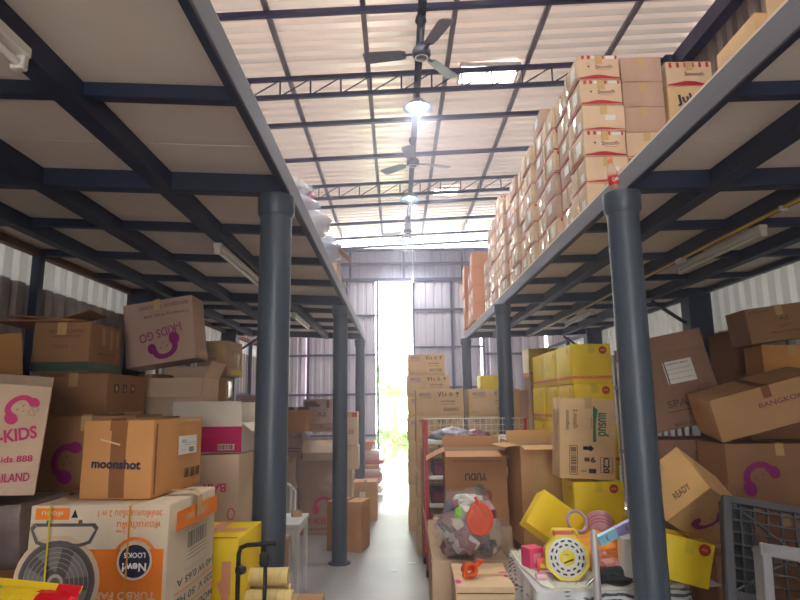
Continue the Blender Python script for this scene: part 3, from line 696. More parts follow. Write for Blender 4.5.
# yellow box
carton('yellow box with pink tape beside the fan carton',(-.79,2.72,.80),(.31,.36,.372),m=YEL,yaw=-2,tm=mat('pink_tape',(222,150,120),.3),prints={'f':[('r',.36,.1,.12,.34,MT['pink_tape']),('r',.33,-.02,.10,.2,MT['pink_tape'],20)],'t':[('r',0,.0,.9,.2,MT['pink_tape']),('r',0,-.46,.96,.06,RED)]})
carton('plain box under the yellow box with pink tape',(-.80,2.74,0),(.34,.38,.797),m=K3)
# hand truck
ht=empty('hand_truck',(-.545,2.38,0));tag(ht,'black tubular hand truck handle in front of the nearest left column','hand truck')
xa,xb=at(239,545,2.38).x+.545,at(277,542,2.38).x+.545;zt=at(258,545,2.38).z
q=MB();q.tube([(xa,.0,.05),(xa,0,zt-.03),(xa+.008,0,zt-.008),(xa+.03,0,zt),(xb,0,zt+.006)],.0085,PBLACK,10);q.build('frame',ht)
q=MB();q.tube([(xb-.042,0,.05),(xb-.042,0,zt-.0)],.0075,PBLACK,8);q.build('inner_post',ht)
q=MB();q.box((xb-.045,-.002,zt-.05),(.035,.02,.05),PBLACK,.006);q.build('latch',ht)
q=MB();q.lathe([(0,-.02),(.012,-.018),(.018,0),(.012,.018),(0,.02)],PBLACK,14,Matrix.Translation((xa+.012,-.01,zt-.085))@Matrix.Rotation(PI/2,4,'Y'));q.build('knob',ht)
q=MB();q.box((.02,-.08,.02),(.24,.2,.01),PBLACK,.003);q.build('toe_plate',ht)
for s in(xa,xb): 
    q=MB();q.tube([(s-.012,.05,.06),(s+.012,.05,.06)],.06,PBLACK,18);q.build('wheel',ht)
# tape roll logs
WAX=mat('tape_roll_gold',(214,190,130),.2,var=.1,coat=.6,alpha=1);CORE=mat('paper_core',(190,150,100),.8)
def log_(u0,u1,v,Y,label,z,r=.037):
    a=at(u0,v,Y).x;b=at(u1,v,Y).x;rt=empty('tape_roll_pack',((a+b)/2,Y,z));tag(rt,label,'tape rolls','packs of clear tape rolls');L=b-a
    q=MB();n=7
    for k in range(n):
        x0=-L/2+k*L/n;T=Matrix.Translation((x0,0,0))@Matrix.Rotation(PI/2,4,'Y');w=L/n-.0006
        q.lathe([(r*.55,0),(r-.0012,0),(r,.0015),(r,w-.0015),(r-.0012,w),(r*.55,w)],WAX,28,T,sm=False)
    q.build('rolls',rt);q=MB();q.tube([(-L/2-.001,0,0),(L/2+.001,0,0)],r*.56,CORE,20);q.build('core',rt)
log_(239,289,575,2.72,'upper pack of golden clear tape rolls in front of the nearest left column',.978)
log_(239,293,594,2.66,'lower pack of golden clear tape rolls, nearest the camera of the two',.907)
log_(241,291,588,2.745,'rear pack of golden clear tape rolls half hidden under the upper pack',.907,.036)
carton('plain box below the packs of tape rolls',(-.47,2.72,0),(.28,.3,.868),m=K3)
# snack bag bottom left
def snack():
    c=at(30,598,1.25);rt=empty('snack_bag',(c.x-.035,1.27,1.268),(math.radians(58),0,math.radians(-18)));tag(rt,'shiny red and yellow foil snack bag in the bottom left corner','snack bag')
    FY=mat('foil_yellow',(238,200,40),.25,metal=.3,bump=.3,bs=20);FR=mat('foil_red',(206,26,40),.25,metal=.3,bump=.3,bs=20);FG=mat('foil_green',(60,140,60),.3,metal=.3);FW=mat('foil_white',(230,226,214),.3)
    q=MB();n=18;w,h=.22,.16
    def th(a,b): return .028*max(0,(1-a*a))**.5*max(0,(1-b*b))**.5
    for s in(1,-1):
        vs=[]
        for j in range(n+1):
            for i in range(n+1):
                a=2*i/n-1;b=2*j/n-1;vs.append((a*w/2,b*h/2,s*th(a,b)+.004*noise.noise(Vector((a*4,b*4,s)))*(1-a*a)))
        for j in range(n):
            for i in range(n):
                a=2*(i+.5)/n-1;b=2*(j+.5)/n-1
                m=FR if a+b*.5>.62 else (FW if abs(a*.6-b+.1)<.28 and a>-.5 else (FG if a<-.75 else FY))
                f=(j*(n+1)+i,j*(n+1)+i+1,(j+1)*(n+1)+i+1,(j+1)*(n+1)+i);q.add([vs[k] for k in f],[(0,1,2,3) if s>0 else (3,2,1,0)],m,True)
    q.build('pouch',rt)
    for s_,x,y,wd,col in(('COOL',-.01,.012,.08,BLU),('FRUITY',.02,-.018,.09,RED)):
        vs,fs,asp=text2d(s_,.03);q=MB();q.add([(x+a*wd,y+b*.018+a*.03,.0305) for a,b in vs],fs,col);q.build('lettering',rt)
    q=MB();
    q.box((0,(h/2+.006),0),(w,.014,.002),FY);q.box((w*.36,(h/2+.006),0),(w*.27,.0142,.0022),FR);q.build('crimped_edge',rt)
snack()
carton('box under the foil snack bag in the bottom left corner',(-.62,1.24,0),(.44,.3,1.215),m=K2)
carton('brown box edge peeking in at the left beside the fan carton',(-1.42,2.02,0),(.36,.30,1.16),m=K3)
# ================================================================ LEFT SIDE, FAR
# white table
tb=empty('white_table',(-1.22,5.64,0));tag(tb,'small white table behind the nearest left column','table')
q=MB();q.box((0,0,.675),(.76,.54,.03),PWHITE,.004);q.build('table_top',tb)
for i in(-1,1):
    for j in(-1,1): q=MB();q.box((i*.355,j*.245,.33),(.035,.035,.66),PWHITE,.003);q.build('leg',tb)
q=MB();q.box((0,-.25,.63),(.7,.02,.05),PWHITE);q.box((0,.25,.63),(.7,.02,.05),PWHITE);q.box((.36,0,.63),(.02,.5,.05),PWHITE);q.box((-.36,0,.63),(.02,.5,.05),PWHITE);q.build('apron',tb)
p=at(302,508,5.8);q=MB();q.tube([(0,0,.0),(0,0,.045)],.05,TAPE,24);q.tube([(0,0,-.0005),(0,0,.0455)],.035,CORE,20);tag(q.build('tape_roll',loc=(-.93,5.75,.6905)),'tan roll of tape lying on the white table','tape roll')
# chair
ch=empty('plastic_chair',(-1.27,6.35,0));tag(ch,'white plastic chair partly hidden behind the nearest left column','chair')
q=MB();q.box((0,0,.43),(.40,.40,.025),PWHITE,.01);q.build('seat',ch)
for i in(-1,1):
    for j in(-1,1): q=MB();q.tube([(i*.17,j*.17,.42),(i*.2,j*.2,0)],[.02,.016],PWHITE,8);q.build('leg',ch)
q=MB()
for x in(-.15,-.09,-.03,.03,.09,.15): q.box((x,.2,.66),(.03,.015,.4),PWHITE,.003)
q.tube([(-.19,.19,.44),(-.19,.22,.8),(-.12,.23,.87),(.12,.23,.87),(.19,.22,.8),(.19,.19,.44)],.014,PWHITE,8);q.build('backrest',ch)
def V(label,ul,ur,vt,vb,Y,D=.4,zb=None,**k): return pbox(label,ul,ur,vt,vb,Y,D,zb=zb,**k)
carton('brown carton standing on the floor in front of the middle left column',(at(347,530,7.3).x,7.55,0),(.42,.36,.56),yaw=-14,m=kraft('kraft_warm',(198,142,92)),tm=TAPEB)
V('carton with pink girl head print on the floor behind the white table',298,342,484,530,8.3,.4,zb=0,m=K6,prints={'f':girl(.05,.12,.11,PINK,20)+[('t',.05,-.22,'I-KIDS',.6,.08,PINK,0,.02),('t',0,-.38,'Company Kids 888',.8,.04,MRN)]})
V('plain carton left of the far girl head box',268,297,484,530,8.3,.4,zb=0,m=K2)
V('wide grey brown carton on top of the far girl head box',297,333,459,483,8.3,.42,zb=.625,m=K6)
V('small carton stacked left of the wide grey brown one',286,296,457,483,8.3,.3,zb=.625,m=K2)
V('open pale carton with spread flaps in the far left pile',303,334,440,458,8.25,.42,zb=.955,m=K2,flaps=[('f',-48,.2),('b',-80,.1),('r',-30,.10)])
V('dark printed carton in the far left pile just under the yellow brown one',285,302,431,456,8.4,.4,zb=.955,m=K6,prints={'f':[('t',0,.3,'C1 C2 D',.8,.05,BRN),('r',0,-.1,.8,.03,BRN),('r',0,-.2,.7,.03,BRN)]})
V('yellow brown carton with dark lid tape in the far left pile',283,309,407,430,8.3,.42,zb=1.33,m=K4,prints={'f':[('r',0,.44,1,.12,BRN)]})
V('carton above the open flaps in the far left pile',312,332,418,428,8.66,.26,zb=1.30,zt=1.415,m=K2)
V('upper printed carton at the top of the far left pile',303,334,399,417,8.5,.4,zb=1.42,m=K6,prints={'f':[('r',-.2,.3,.5,.2,BRN),('r',.3,.3,.1,.3,BRN),('t',.1,-.1,'A2',.3,.06,BRN)]})
V('carton with a red top edge right of the middle left column',343,357,412,437,8.6,.36,zb=1.13,m=K2,prints={'f':[('r',0,.42,1,.14,RED),('t',.1,-.1,'EB',.4,.06,RED)]})
V('open flapped box to the right of the middle left column',341,358,438,452,8.6,.4,zb=.80,m=K2,zt=1.12)
V('tall carton right behind the middle left column',336,352,458,500,8.7,.4,zb=0,zt=.795,m=K5)
V('small plain carton on the floor at the right of the left pile',353,377,482,504,9.2,.4,zb=0,m=K1,stickers={'f':[('r',-.1,.1,.25,.3,PAPER)]})
V('low carton filling the gap between the far left stacks',336,351,478,500,9.2,.36,zb=0,m=K3) if 0 else None
# basket & piles
p=at(366,446,11.6);bk=MB();bk.lathe([(0,-.0),(.12,0),(.20,.16),(.21,.16),(.205,.17),(.19,.165),(.11,.012),(0,.012)],mat('basket_orange',(222,150,110),.6),20);
stack_z=0
def pile(x,y,n,label0,cols,w=.5,d=.4,h=.06,seed=1):
    R=random.Random(seed);z=0
    for i in range(n):
        mb=MB();hh=h*R.uniform(.8,1.2);mb.box((0,0,hh/2),(w*R.uniform(.85,1.1),d*R.uniform(.85,1.1),hh),cols[i%len(cols)],.02);
        mb.map(lambda q:(q[0]+.02*noise.noise(Vector(q)*5+Vector((i,0,0))),q[1],q[2]+(.006*noise.noise(Vector((q[0]*4,q[1]*4,i))) if q[2]>hh*.5 else 0)))
        o=mb.build('flat_pack',loc=(x+R.uniform(-.03,.03),y,z),rot=(0,0,R.uniform(-.1,.1)));tag(o,label0%ordn[i],'packaging','flat packs piled by the door');z+=hh+.001
    return z
cp=[mat('pack_pink',(214,160,150),.5,var=.2,vs=9),mat('pack_white',(226,220,214),.5,var=.1),mat('pack_tan',(196,150,120),.6,var=.2),mat('pack_rose',(196,120,120),.5,var=.2)]
zt=pile(-.60,11.7,10,'flat plastic pack by the back door, %s from the bottom of its pile',cp,.56,.4,.085,4)
tag(bk.build('basket',loc=(-.62,11.6,zt+.004)),'orange basket on top of the pile of flat packs near the back door','basket')
V('brown carton on the floor in front of the flat packs by the back door',352,376,462,481,11.0,.4,zb=0,m=K2,X=(-1.28,-.86),zt=.62)
# pale wrapped bundles visible between and column far behind
for i,(ul,ur,vt,vb,Y,zb) in enumerate(((236,262,398,414,9.4,1.6),(238,262,414,432,9.3,1.28),(236,262,433,458,9.3,.86),(238,262,458,486,9.3,.42),(236,262,486,520,9.3,0))):
    V('pinkish printed carton by the left wall behind the nearest column, %s from the top'%ordn[i],ul,ur,vt,vb,Y,.4,zb=zb,zt={0:1.84,1:1.598,2:1.278,3:.857,4:.417}[i],m=[cp[0],K6,K2,K6,K3][i],prints={'f':[('t',0,.2,'KIDS TOY',.7,.05,RED),('r',0,-.2,.7,.1,MRN)]})
# left loft clutter
FILM=clearmat('thin_film_blue',(214,222,242),.5,.25)
def sack(label,c,r,h,seed,cols,n=14,film=None):
    R=random.Random(seed);rt=empty('plastic_sack',c);tag(rt,label,'plastic bag','clear sacks of goods')
    q=MB()
    for k in range(n):
        a=R.uniform(0,2*PI);rr=r*.72*R.random()**.5;z=R.uniform(.02,h*.75);s=R.uniform(.05,.09)*r/.25
        q.box((rr*math.cos(a),rr*math.sin(a),z+s*.3),(s*R.uniform(1,1.7),s*R.uniform(1,1.7),s),cols[k%len(cols)],s*.06,rot=(R.uniform(-.7,.7),R.uniform(-.7,.7),R.uniform(0,3)))
    q.map(lambda p:(p[0],p[1],max(.004,p[2])));q.build('contents',rt)
    q=MB();N=26;M_=14;vs=[]
    for j in range(M_+1):
        t=j/M_
        for i in range(N):
            a=2*PI*i/N;prof_=math.sin(min(1,t*1.15+.12)*PI)**.5 if t<.8 else .35+.9*(1-t);rad=r*(.35+.75*prof_)*(1 if t>0 else .7)
            dd=Vector((math.cos(a),math.sin(a),t*3));rad*=1+.28*noise.noise(dd*2.2+Vector((seed,0,0)))+.16*noise.noise(dd*6)
            vs.append((rad*math.cos(a),rad*math.sin(a),max(.003,t*h*(1+.12*noise.noise(dd*2)))))
    q.add(vs,[(j*N+i,j*N+(i+1)%N,(j+1)*N+(i+1)%N,(j+1)*N+i) for j in range(M_) for i in range(N)],film or BAG,True);q.build('film',rt);return rt
cc=[mat('goods_blue',(120,150,210),.5),mat('goods_pink',(220,140,160),.5),mat('goods_white',(220,220,232),.5),mat('goods_lilac',(150,140,190),.5)]
sack('clear sack of blue and pink goods on the left deck edge, nearer one',(-.79,4.55,2.952),.23,.46,3,cc,18,FILM)
sack('clear sack of bluish goods on the left deck edge, farther one',(-.79,5.35,2.952),.25,.40,5,cc,18,FILM)
carton('open pale carton on the left deck edge beyond the two clear sacks',(-.79,6.2,2.952),(.38,.42,.36),m=K2,flaps=[('r',-40,.2),('b',60,.18)])
carton('small carton on the left deck edge, farthest one',(-.82,6.9,2.952),(.34,.38,.26),m=K2,flaps=[('r',-60,.18),('f',30,.15)])
# ================================================================ RIGHT SIDE
# ---- stacked cartons behind the cart
def vit(kind): 
    P=[('t',-.30,.32,'BENZO',.24,.04,LIL,0,.03),('r',-.30,.20,.24,.02,LIL,4)]
    if kind=='v': P+= [('t',.02,.32,'V1',.12,.06,BLACK,0,.03),('p',.13,.30,[(-.014,0),(.014,0),(0,.022)],BLACK),('r',.13,.26,.012,.10,BLACK),('o',.24,.31,.06,.13,BLACK,.005),('r',.24,.31,.05,.02,BLACK),('p',.38,.32,[(-.02,.02),(.02,.02),(0,-.012)],BLACK),('r',.38,.25,.01,.1,BLACK)]
    else: P+= [('t',.04,.32,'C',.05,.045,BLACK,0,.02),('p',.22,.30,[(-.014,0),(.014,0),(0,.022)],BLACK),('r',.22,.26,.012,.10,BLACK),('o',.36,.31,.06,.13,BLACK,.005)]
    P+= [('t',.18,.06,'สินค้าเบ็ดเตล็ด',.30,.024,BRN,0,.02),('t',.18,-.05,'จำนวน 12 ชิ้น',.30,.016,BRN),('o',.24,-.26,.34,.13,BRN,.003),('c',.24,-.26,.3,.08,BRN),('t',-.36,-.38,'25x30x40 cm',.14,.008,BRN)]
    return {'f':P}
KV=kraft('kraft_tan',(222,186,142))
x0=.225;w=.56;h=.309
for i in range(6):
    lab=ordn[5-i] if i<5 else 'topmost'
    carton('tan printed carton behind the wire cart, aisle side stack, %s'%('topmost' if i==5 else ordn[5-i]+' from the top'),(x0+w/2+(.0 if i%2 else -.006),7.4,i*h),(w,.42,h-.002),m=KV,prints=vit('v') if i>2 else None,group='tan cartons behind the wire cart',tape='x',yaw=random.uniform(-1,1))
for i in range(6):
    carton('tan printed carton behind the wire cart, column side stack, %s'%('topmost' if i==5 else ordn[5-i]+' from the top'),(.84+.31,7.41,i*h),(.60,.42,h-.002),m=KV,prints=vit('c') if i>2 else None,group='tan cartons behind the wire cart',tape='x')
for i in range(8):
    z=i*.2975
    carton('tan carton in the tallest stack by the door opening, %s'%('topmost' if i==7 else ordn[7-i]+' from the top'),((.445 if i<7 else .41)+.015*(i%2),8.7,z),(.60 if i<7 else .52,.42,.2955),m=KV,prints=vit('v') if i>3 else None,group='tan cartons by the door opening',tape='x')
for i in range(5):
    carton('pale carton stack piece farther right behind the printed tan ones, %s'%('topmost' if i==4 else ordn[4-i]+' from the top'),(1.62,8.2,i*.37),(.42,.4,.368),m=K2 if i%2 else K6,tape='y',stickers={'l':[('r',0,0,.2,.8,TAPE)]},group='pale cartons beyond the middle right column')
for i in range(6):
    carton('pale taped carton in the column just left of the yellow boxes, %s'%('topmost' if i==5 else ordn[5-i]+' from the top'),(1.74,6.85,i*.335),(.30,.36,.333),m=K2 if i%2 else K5,stickers={'f':[('r',-.2,.0,.14,.9,TAPE)],'l':[('r',0,.0,.2,.9,TAPE)]},group='pale taped cartons beside the yellow boxes',yaw=random.uniform(-3,3))
# ---- yellow boxes
def xxl(face='f'):
    return [('d',.30,.34,.030,.030,RED),('t',.30,.34,'XXL',.13,None,YEL,0,.03),('r',0,-.34,1.0,.07,mat('band_orange',(226,120,60),.5)),('t',-.15,-.34,'XXL  XXL  XXL',.5,.008,YEL)]
yy=0
def ybox(label,loc,size,yaw=0,band=True,**k):
    P=xxl();P=P if band else P[:2]
    return carton(label,loc,size,yaw=yaw,m=YEL,name='yellow_box',prints={'f':P,'l':[('d',.28,.34,.018,.018,MT['band_orange'])]+([P[2]] if band else [])},tm=mat('yellow_tape',(226,196,60),.25),soft=.8,group=k.pop('group','yellow boxes in the tall stack'),**k)
hy=.305
for r_ in range(7):
    for c_ in range(3):
        if r_<2 and c_>0: continue
        row='topmost' if r_==6 else ordn[6-r_]+' from the top'
        ybox('yellow box in the tall yellow stack, %s row, %s from the camera'%(row,['nearest','second','farthest'][c_]),(1.50+.006*((r_*2+c_)%3),4.85+c_*.475,r_*hy),(.30,.465,hy-.003),yaw=random.uniform(-1,1))
for i,(x,y,z,lb) in enumerate(((1.93,8.0,2.0,'high up beyond the pale taped cartons'),(1.42,8.9,1.75,'far back between the two tan stacks and the middle right column'))):
    ybox('distant yellow box '+lb,(x,y,z),(.42,.4,.38 if i==0 else .33),band=i==0)
carton('tall plain carton holding up the distant high yellow box',(1.93,8.0+.0,1.0),(.40,.38,.998),m=K2)
carton('plain base carton below the distant high yellow box',(1.93,8.0,0),(.40,.38,.998),m=K3)
carton('tall plain carton holding up the far back yellow box',(1.42,8.9,.90),(.42,.38,.848),m=K2)
carton('plain base carton below the far back yellow box',(1.42,8.9,0),(.42,.38,.898),m=K3)
# yellow column under C20 box
for i in range(4):
    ybox('yellow box in the low stack behind the table, %s'%('topmost with red disc' if i==3 else ordn[3-i]+' from the top'),(1.375,4.41,i*.288),(.34,.30,.286),band=False,group='yellow boxes behind the table')
# C20 carton leaning
C20=[('t',.28,.18,'แบรนด์',.42,.075,GRN,-90,.03),('p',.12,.18,[(-.01,-.12),(.012,-.12),(.006,.0),(.02,.10),(-.012,.13)],GRN),('t',.06,.20,'เครื่องสำอาง',.2,.012,GRN,-90),
 ('t',-.22,.24,'2 กระเป๋า',.34,.034,BRN,-90,.02),('t',-.36,.22,'เบเกอรี่สด',.34,.026,BRN,-90,.02),
 ('o',-.26,-.27,.15,.36,BRN,.004),('c',-.26,-.27,.44,.07,BRN,90),
 ('p',.03,-.12,[(-.045,-.012),(0,-.012),(0,-.026),(.03,0),(0,.026),(0,.012),(-.045,.012)],BLACK),('t',.09,-.26,'6',.09,.04,BLACK,0,.04),('r',-.02,-.26,.10,.05,BRN),('r',.08,-.40,.13,.05,BLACK),('p',.08,-.37,[(-.026,0),(.026,0),(.02,-.02),(-.02,-.02)],BLACK),('r',-.08,-.40,.1,.01,BLACK),
 ('o',.33,-.32,.22,.19,BLACK,.003),('t',.33,-.32,'C20',.28,.045,BLACK,-90,.03)]
c=at(586,441,4.28)
carton('upright brown carton with green lettering and C20 mark leaning on the yellow boxes',(c.x,4.40,1.2),(.385,.22,.55),tilt=(0,3.5),m=KV,prints={'f':C20},zmin=1.154,tape='y',stickers={'l':[('r',0,.1,.4,.5,TAPE)]})
# ---- wire cart
RP=mat('post_red',(206,60,56),.4)
ct=empty('wire_cart',(.86,6.55,0));tag(ct,'white wire shelf cart with red corner posts standing in the aisle','cart')
W,D=1.13,.5
for i in(-1,1):
    for j in(-1,1):
        q=MB();q.box((i*W/2,j*D/2,.80),(.035,.035,1.44),RP,.003);q.build('post',ct)
        q=MB();T=Matrix.Translation((i*W/2-.01,j*D/2,.04))@Matrix.Rotation(PI/2,4,'Y');q.lathe([(0,-.014),(.034,-.014),(.04,-.008),(.04,.008),(.034,.014),(0,.014)],PBLACK,18,T);q.box((i*W/2,j*D/2,.07),(.03,.04,.03),CHROME);q.build('caster',ct)
WIRE=mat('wire_white',(226,226,228),.35)
def meshpanel(mb,o,u,v,nu,nv,r=.0035):
    o,u,v=Vector(o),Vector(u),Vector(v)
    for i in range(nu+1): mb.tube([o+u*i/nu,o+u*i/nu+v],r*(1.6 if i in(0,nu) else 1),WIRE,5,False)
    for i in range(nv+1): mb.tube([o+v*i/nv,o+v*i/nv+u],r*(1.6 if i in(0,nv) else 1),WIRE,5,False)
q=MB();meshpanel(q,(-W/2,D/2,.15),(W,0,0),(0,0,1.37),18,20);q.build('back_mesh',ct)
for i in(-1,1): q=MB();meshpanel(q,(i*W/2,-D/2,.15),(0,D,0),(0,0,1.2),8,18);q.build('side_mesh',ct)
for z in(.15,.43,.68,.95,1.30):
    q=MB();q.box((0,0,z),(W-.04,D-.02,.012),PWHITE);q.box((0,-D/2,z),(W,.02,.04),PWHITE,.003);q.box((0,D/2,z),(W,.02,.04),PWHITE,.003);q.build('shelf',ct)
# goods on cart
R=random.Random(11);gi=0
gc=[mat('toy_brown',(120,70,60),.5),mat('toy_maroon',(130,50,70),.4),mat('toy_steel',(110,110,140),.4),mat('toy_cream',(220,200,170),.5),mat('toy_plum',(90,50,80),.5)]
nm=['left end','left middle','middle','right middle','right end']
for z,nn in((.156,'bottom shelf'),(.436,'second shelf'),(.686,'third shelf'),(.956,'fourth shelf')):
    for k in range(5):
        hh=R.uniform(.09,.19);mb=MB();mb.box((0,0,hh/2),(R.uniform(.13,.19),.34,hh),gc[R.randrange(5)],.012);mb.box((0,-.171,hh/2),(.10,.004,hh*.6),PAPER if k%2 else gc[(k+1)%5],.001)
        o=mb.build('toy_pack',loc=(.86-.43+.215*k,6.5,z));tag(o,'small packaged goods on the %s of the wire cart, at the %s'%(nn,nm[k]),'package','packages on the wire cart')
# crumpled film pack + papers on top shelf
def blob(name,label,cat,loc,size,m,seed,amp=.25,fr=5,n=16,parent=None,rot=(0,0,0),flat=True):
    q=MB();vs=[];N=n*2
    for j in range(n+1):
        ph=PI*j/n
        for i in range(N):
            a=2*PI*i/N;d=Vector((math.sin(ph)*math.cos(a),math.sin(ph)*math.sin(a),math.cos(ph)))
            k=1+amp*noise.noise(d*fr*.5+Vector((seed,seed*.7,0)))+amp*.5*noise.noise(d*fr*1.4+Vector((seed,0,3)))
            z=d.z*size[2]/2*k
            if flat: z=max(z,-size[2]*.3)
            vs.append((d.x*size[0]/2*k,d.y*size[1]/2*k,z+(size[2]*.3 if flat else 0)))
    q.add(vs,[(j*N+i,(j+1)*N+i,(j+1)*N+(i+1)%N,j*N+(i+1)%N) for j in range(n) for i in range(N)],m,True)
    o=q.build(name,parent,loc,rot)
    if label: tag(o,label,cat)
    return o
GP=mat('grey_poly',(168,162,172),.3,var=.2,vs=8,bump=.4,bs=20)
blob('film_parcel','crumpled grey film parcel on the top shelf of the wire cart','parcel',(.58,6.45,1.307),(.44,.38,.16),GP,2,.3)
blob('film_parcel','maroon spotted film parcel on the top shelf beside the crumpled grey one','parcel',(.80,6.42,1.307),(.32,.28,.13),mat('maroon_spot',(140,90,100),.35,var=.5,vs=40),5,.3)
for i,(x,ry_) in enumerate(((1.02,-.12),(1.20,.10))):
    mb=MB();mb.box((0,0,.03),(.26,.22,.006),K2,.001,rot=(0,ry_,.2));o=mb.build('cardboard_sheet',loc=(x,6.45,1.309));tag(o,'loose bent cardboard sheet on the top shelf of the wire cart, %s'%('left one' if i==0 else 'right one'),'cardboard')
# low cartons left of cart (pinkish side pieces)
for i in range(3):
    carton('narrow pinkish carton at the aisle side of the wire cart, %s'%('topmost' if i==2 else ordn[2-i]+' from the top'),(.335,7.02,i*.40),(.13,.30,.398),m=cp[2] if i%2 else K6,soft=.6)
# ---- open boxes
carton('large open brown carton with upside down blue lettering in front of the wire cart',(at(478,490,5.1).x,5.36,.70),(.51,.44,.60),yaw=-2,m=kraft('kraft_yudu',(192,142,102)),flaps=[('f',-6,.20,8),('l',-22,.17,10),('r',80,.08,8),('b',80,.10)],
  prints={'f':[('t',.03,.36,'กรุณาอย่าโยนหรือวางของหนัก',.8,.022,BRN,180),('t',-.0,.15,'YUDU',.36,.060,NAVY,180,.035),('d',.05,-.02,.044,.044,mat('ink_dull_green',(110,112,92),.7)),('d',.18,-.10,.036,.046,mat('ink_rose',(160,60,60),.7)),('r',.03,-.30,.03,.10,MT['ink_dull_green'])]})
carton('plain brown carton under the large open lettered one',(.62,5.36,0),(.62,.46,.696),m=K2)
carton('open brown carton with torn flaps to the right of the lettered one',(1.135,5.06,.60),(.375,.40,.76),yaw=5,m=kraft('kraft_mid',(206,160,112)),flaps=[('f',-8,.12,10),('l',-2,.13,8),('r',86,.08),('b',80,.1)],prints={'f':[('r',-.1,-.05,.34,.9,TAPE)]})
carton('carton below the open torn flapped one behind the table',(1.20,5.30,0) if 0 else (1.135,5.06,0),(.34,.38,.596),m=K3)
pbox('small brown box wedged between the two open cartons',510,528,484,512,5.9,.3,m=kraft('kraft_red',(180,120,84)),zb=.72,zt=.98)
carton('box supporting the small wedged one between the open cartons',(1.12,6.08,0),(.28,.22,.717),m=K3)
# big carton under toy bag
carton('big cream carton with a curled open flap under the clear toy bag',(.52,4.83,0),(.56,.50,.565),m=K2,flaps=[('l',86,.34,10),('f',-88,.2,0),('b',80,.2),('r',-80,.14)])
mb=MB();mb.box((.52,4.83,.5675),(.54,.48,.004),K2);o=mb.build('cardboard_sheet');tag(o,'flat cardboard sheet closing the big cream carton','cardboard')
# toy bag
TO=mat('toy_orange',(250,90,40),.4);TG=mat('toy_lime',(140,210,80),.45)
cols=[gc[0],gc[1],gc[2],mat('toy_rose',(190,110,120),.5),gc[3],mat('toy_dark',(70,50,60),.5),PAPER,gc[1],gc[1],gc[0]]
bp_=at(467,560,4.62)
sk=sack('large clear plastic bag stuffed with small toys and an orange racket',(.53,4.74,.571),.235,.47,9,cols,90)
p=Vector((at(480,520,4.50).x-.53,4.50-4.74,at(480,520,4.50).z-.571))
q=MB();T=Matrix.Translation(p)@Matrix.Rotation(PI/2,4,'X');n=24
ring=[(.088*math.cos(2*PI*i/n),.098*math.sin(2*PI*i/n)*(1.15 if i<n/2 else 1),.0) for i in range(n)]
q.tube(ring,.009,TO,8,M=T,closed=True)
for i in range(-7,8):
    a=i*.012;hh=.098*(1-min(1,(a/.088)**2))**.5;q.box((a,0,0),(.006,2*hh,.003),TO,M=T);b=i*.0132;ww=.088*(1-min(1,(b/.1)**2))**.5;q.box((0,b,.001),(2*ww,.006,.003),TO,M=T)
q.tube([(0,.10,0),(-.03,.16,0)],.012,TO,8,M=T);o=q.build('toy_racket');o.location=Vector((.53,4.74,.571)) ;tag(o,'bright orange toy racket with net inside the clear toy bag','toy')
blob('toy_ball','lime green soft toy inside the clear toy bag','toy',(at(462,515,4.6).x,4.62,.86),(.10,.08,.10),TG,4,.3)
blob('paper_wad','white paper wad at the top of the clear toy bag','paper',(at(468,498,4.7).x,4.74,.93),(.22,.14,.10),PAPER,6,.4)
# small carton with orange tape dispenser
carton('cream carton with pink marks on its corners at the bottom centre of the photo',(.53,4.13,0),(.355,.54,.60),yaw=-2,m=kraft('kraft_light',(228,196,160)),tape='x',tm=KV,prints={'t':[('d',-.44,-.30,.02,.045,PINK),('d',.42,.05,.03,.035,PINK),('d',.46,-.08,.02,.03,PINK)],'f':[('r',0,.44,.96,.012,BRN)]})
td=empty('tape_dispenser',(at(470,574,4.05).x,4.05,.606),(0,0,.3));tag(td,'orange handheld tape dispenser lying on the cream carton','tape dispenser')
q=MB();T=Matrix.Translation((0,0,.045))@Matrix.Rotation(PI/2,4,'X');q.lathe([(.030,-.028),(.046,-.028),(.046,.028),(.030,.028),(.030,-.028)],mat('orange_tape',(230,90,30),.3),24,T);q.build('roll',td)
q=MB();q.box((.05,0,.07),(.07,.05,.012),TO,.003,rot=(0,-.5,0));q.box((.075,0,.095),(.035,.055,.006),TO,.002);q.box((-.005,.03,.045),(.09,.005,.03),TO,.002);q.build('frame',td)
q=MB();q.tube([(-.02,0,.012),(-.05,0,.0125)],.012,TO,10);q.build('handle',td)
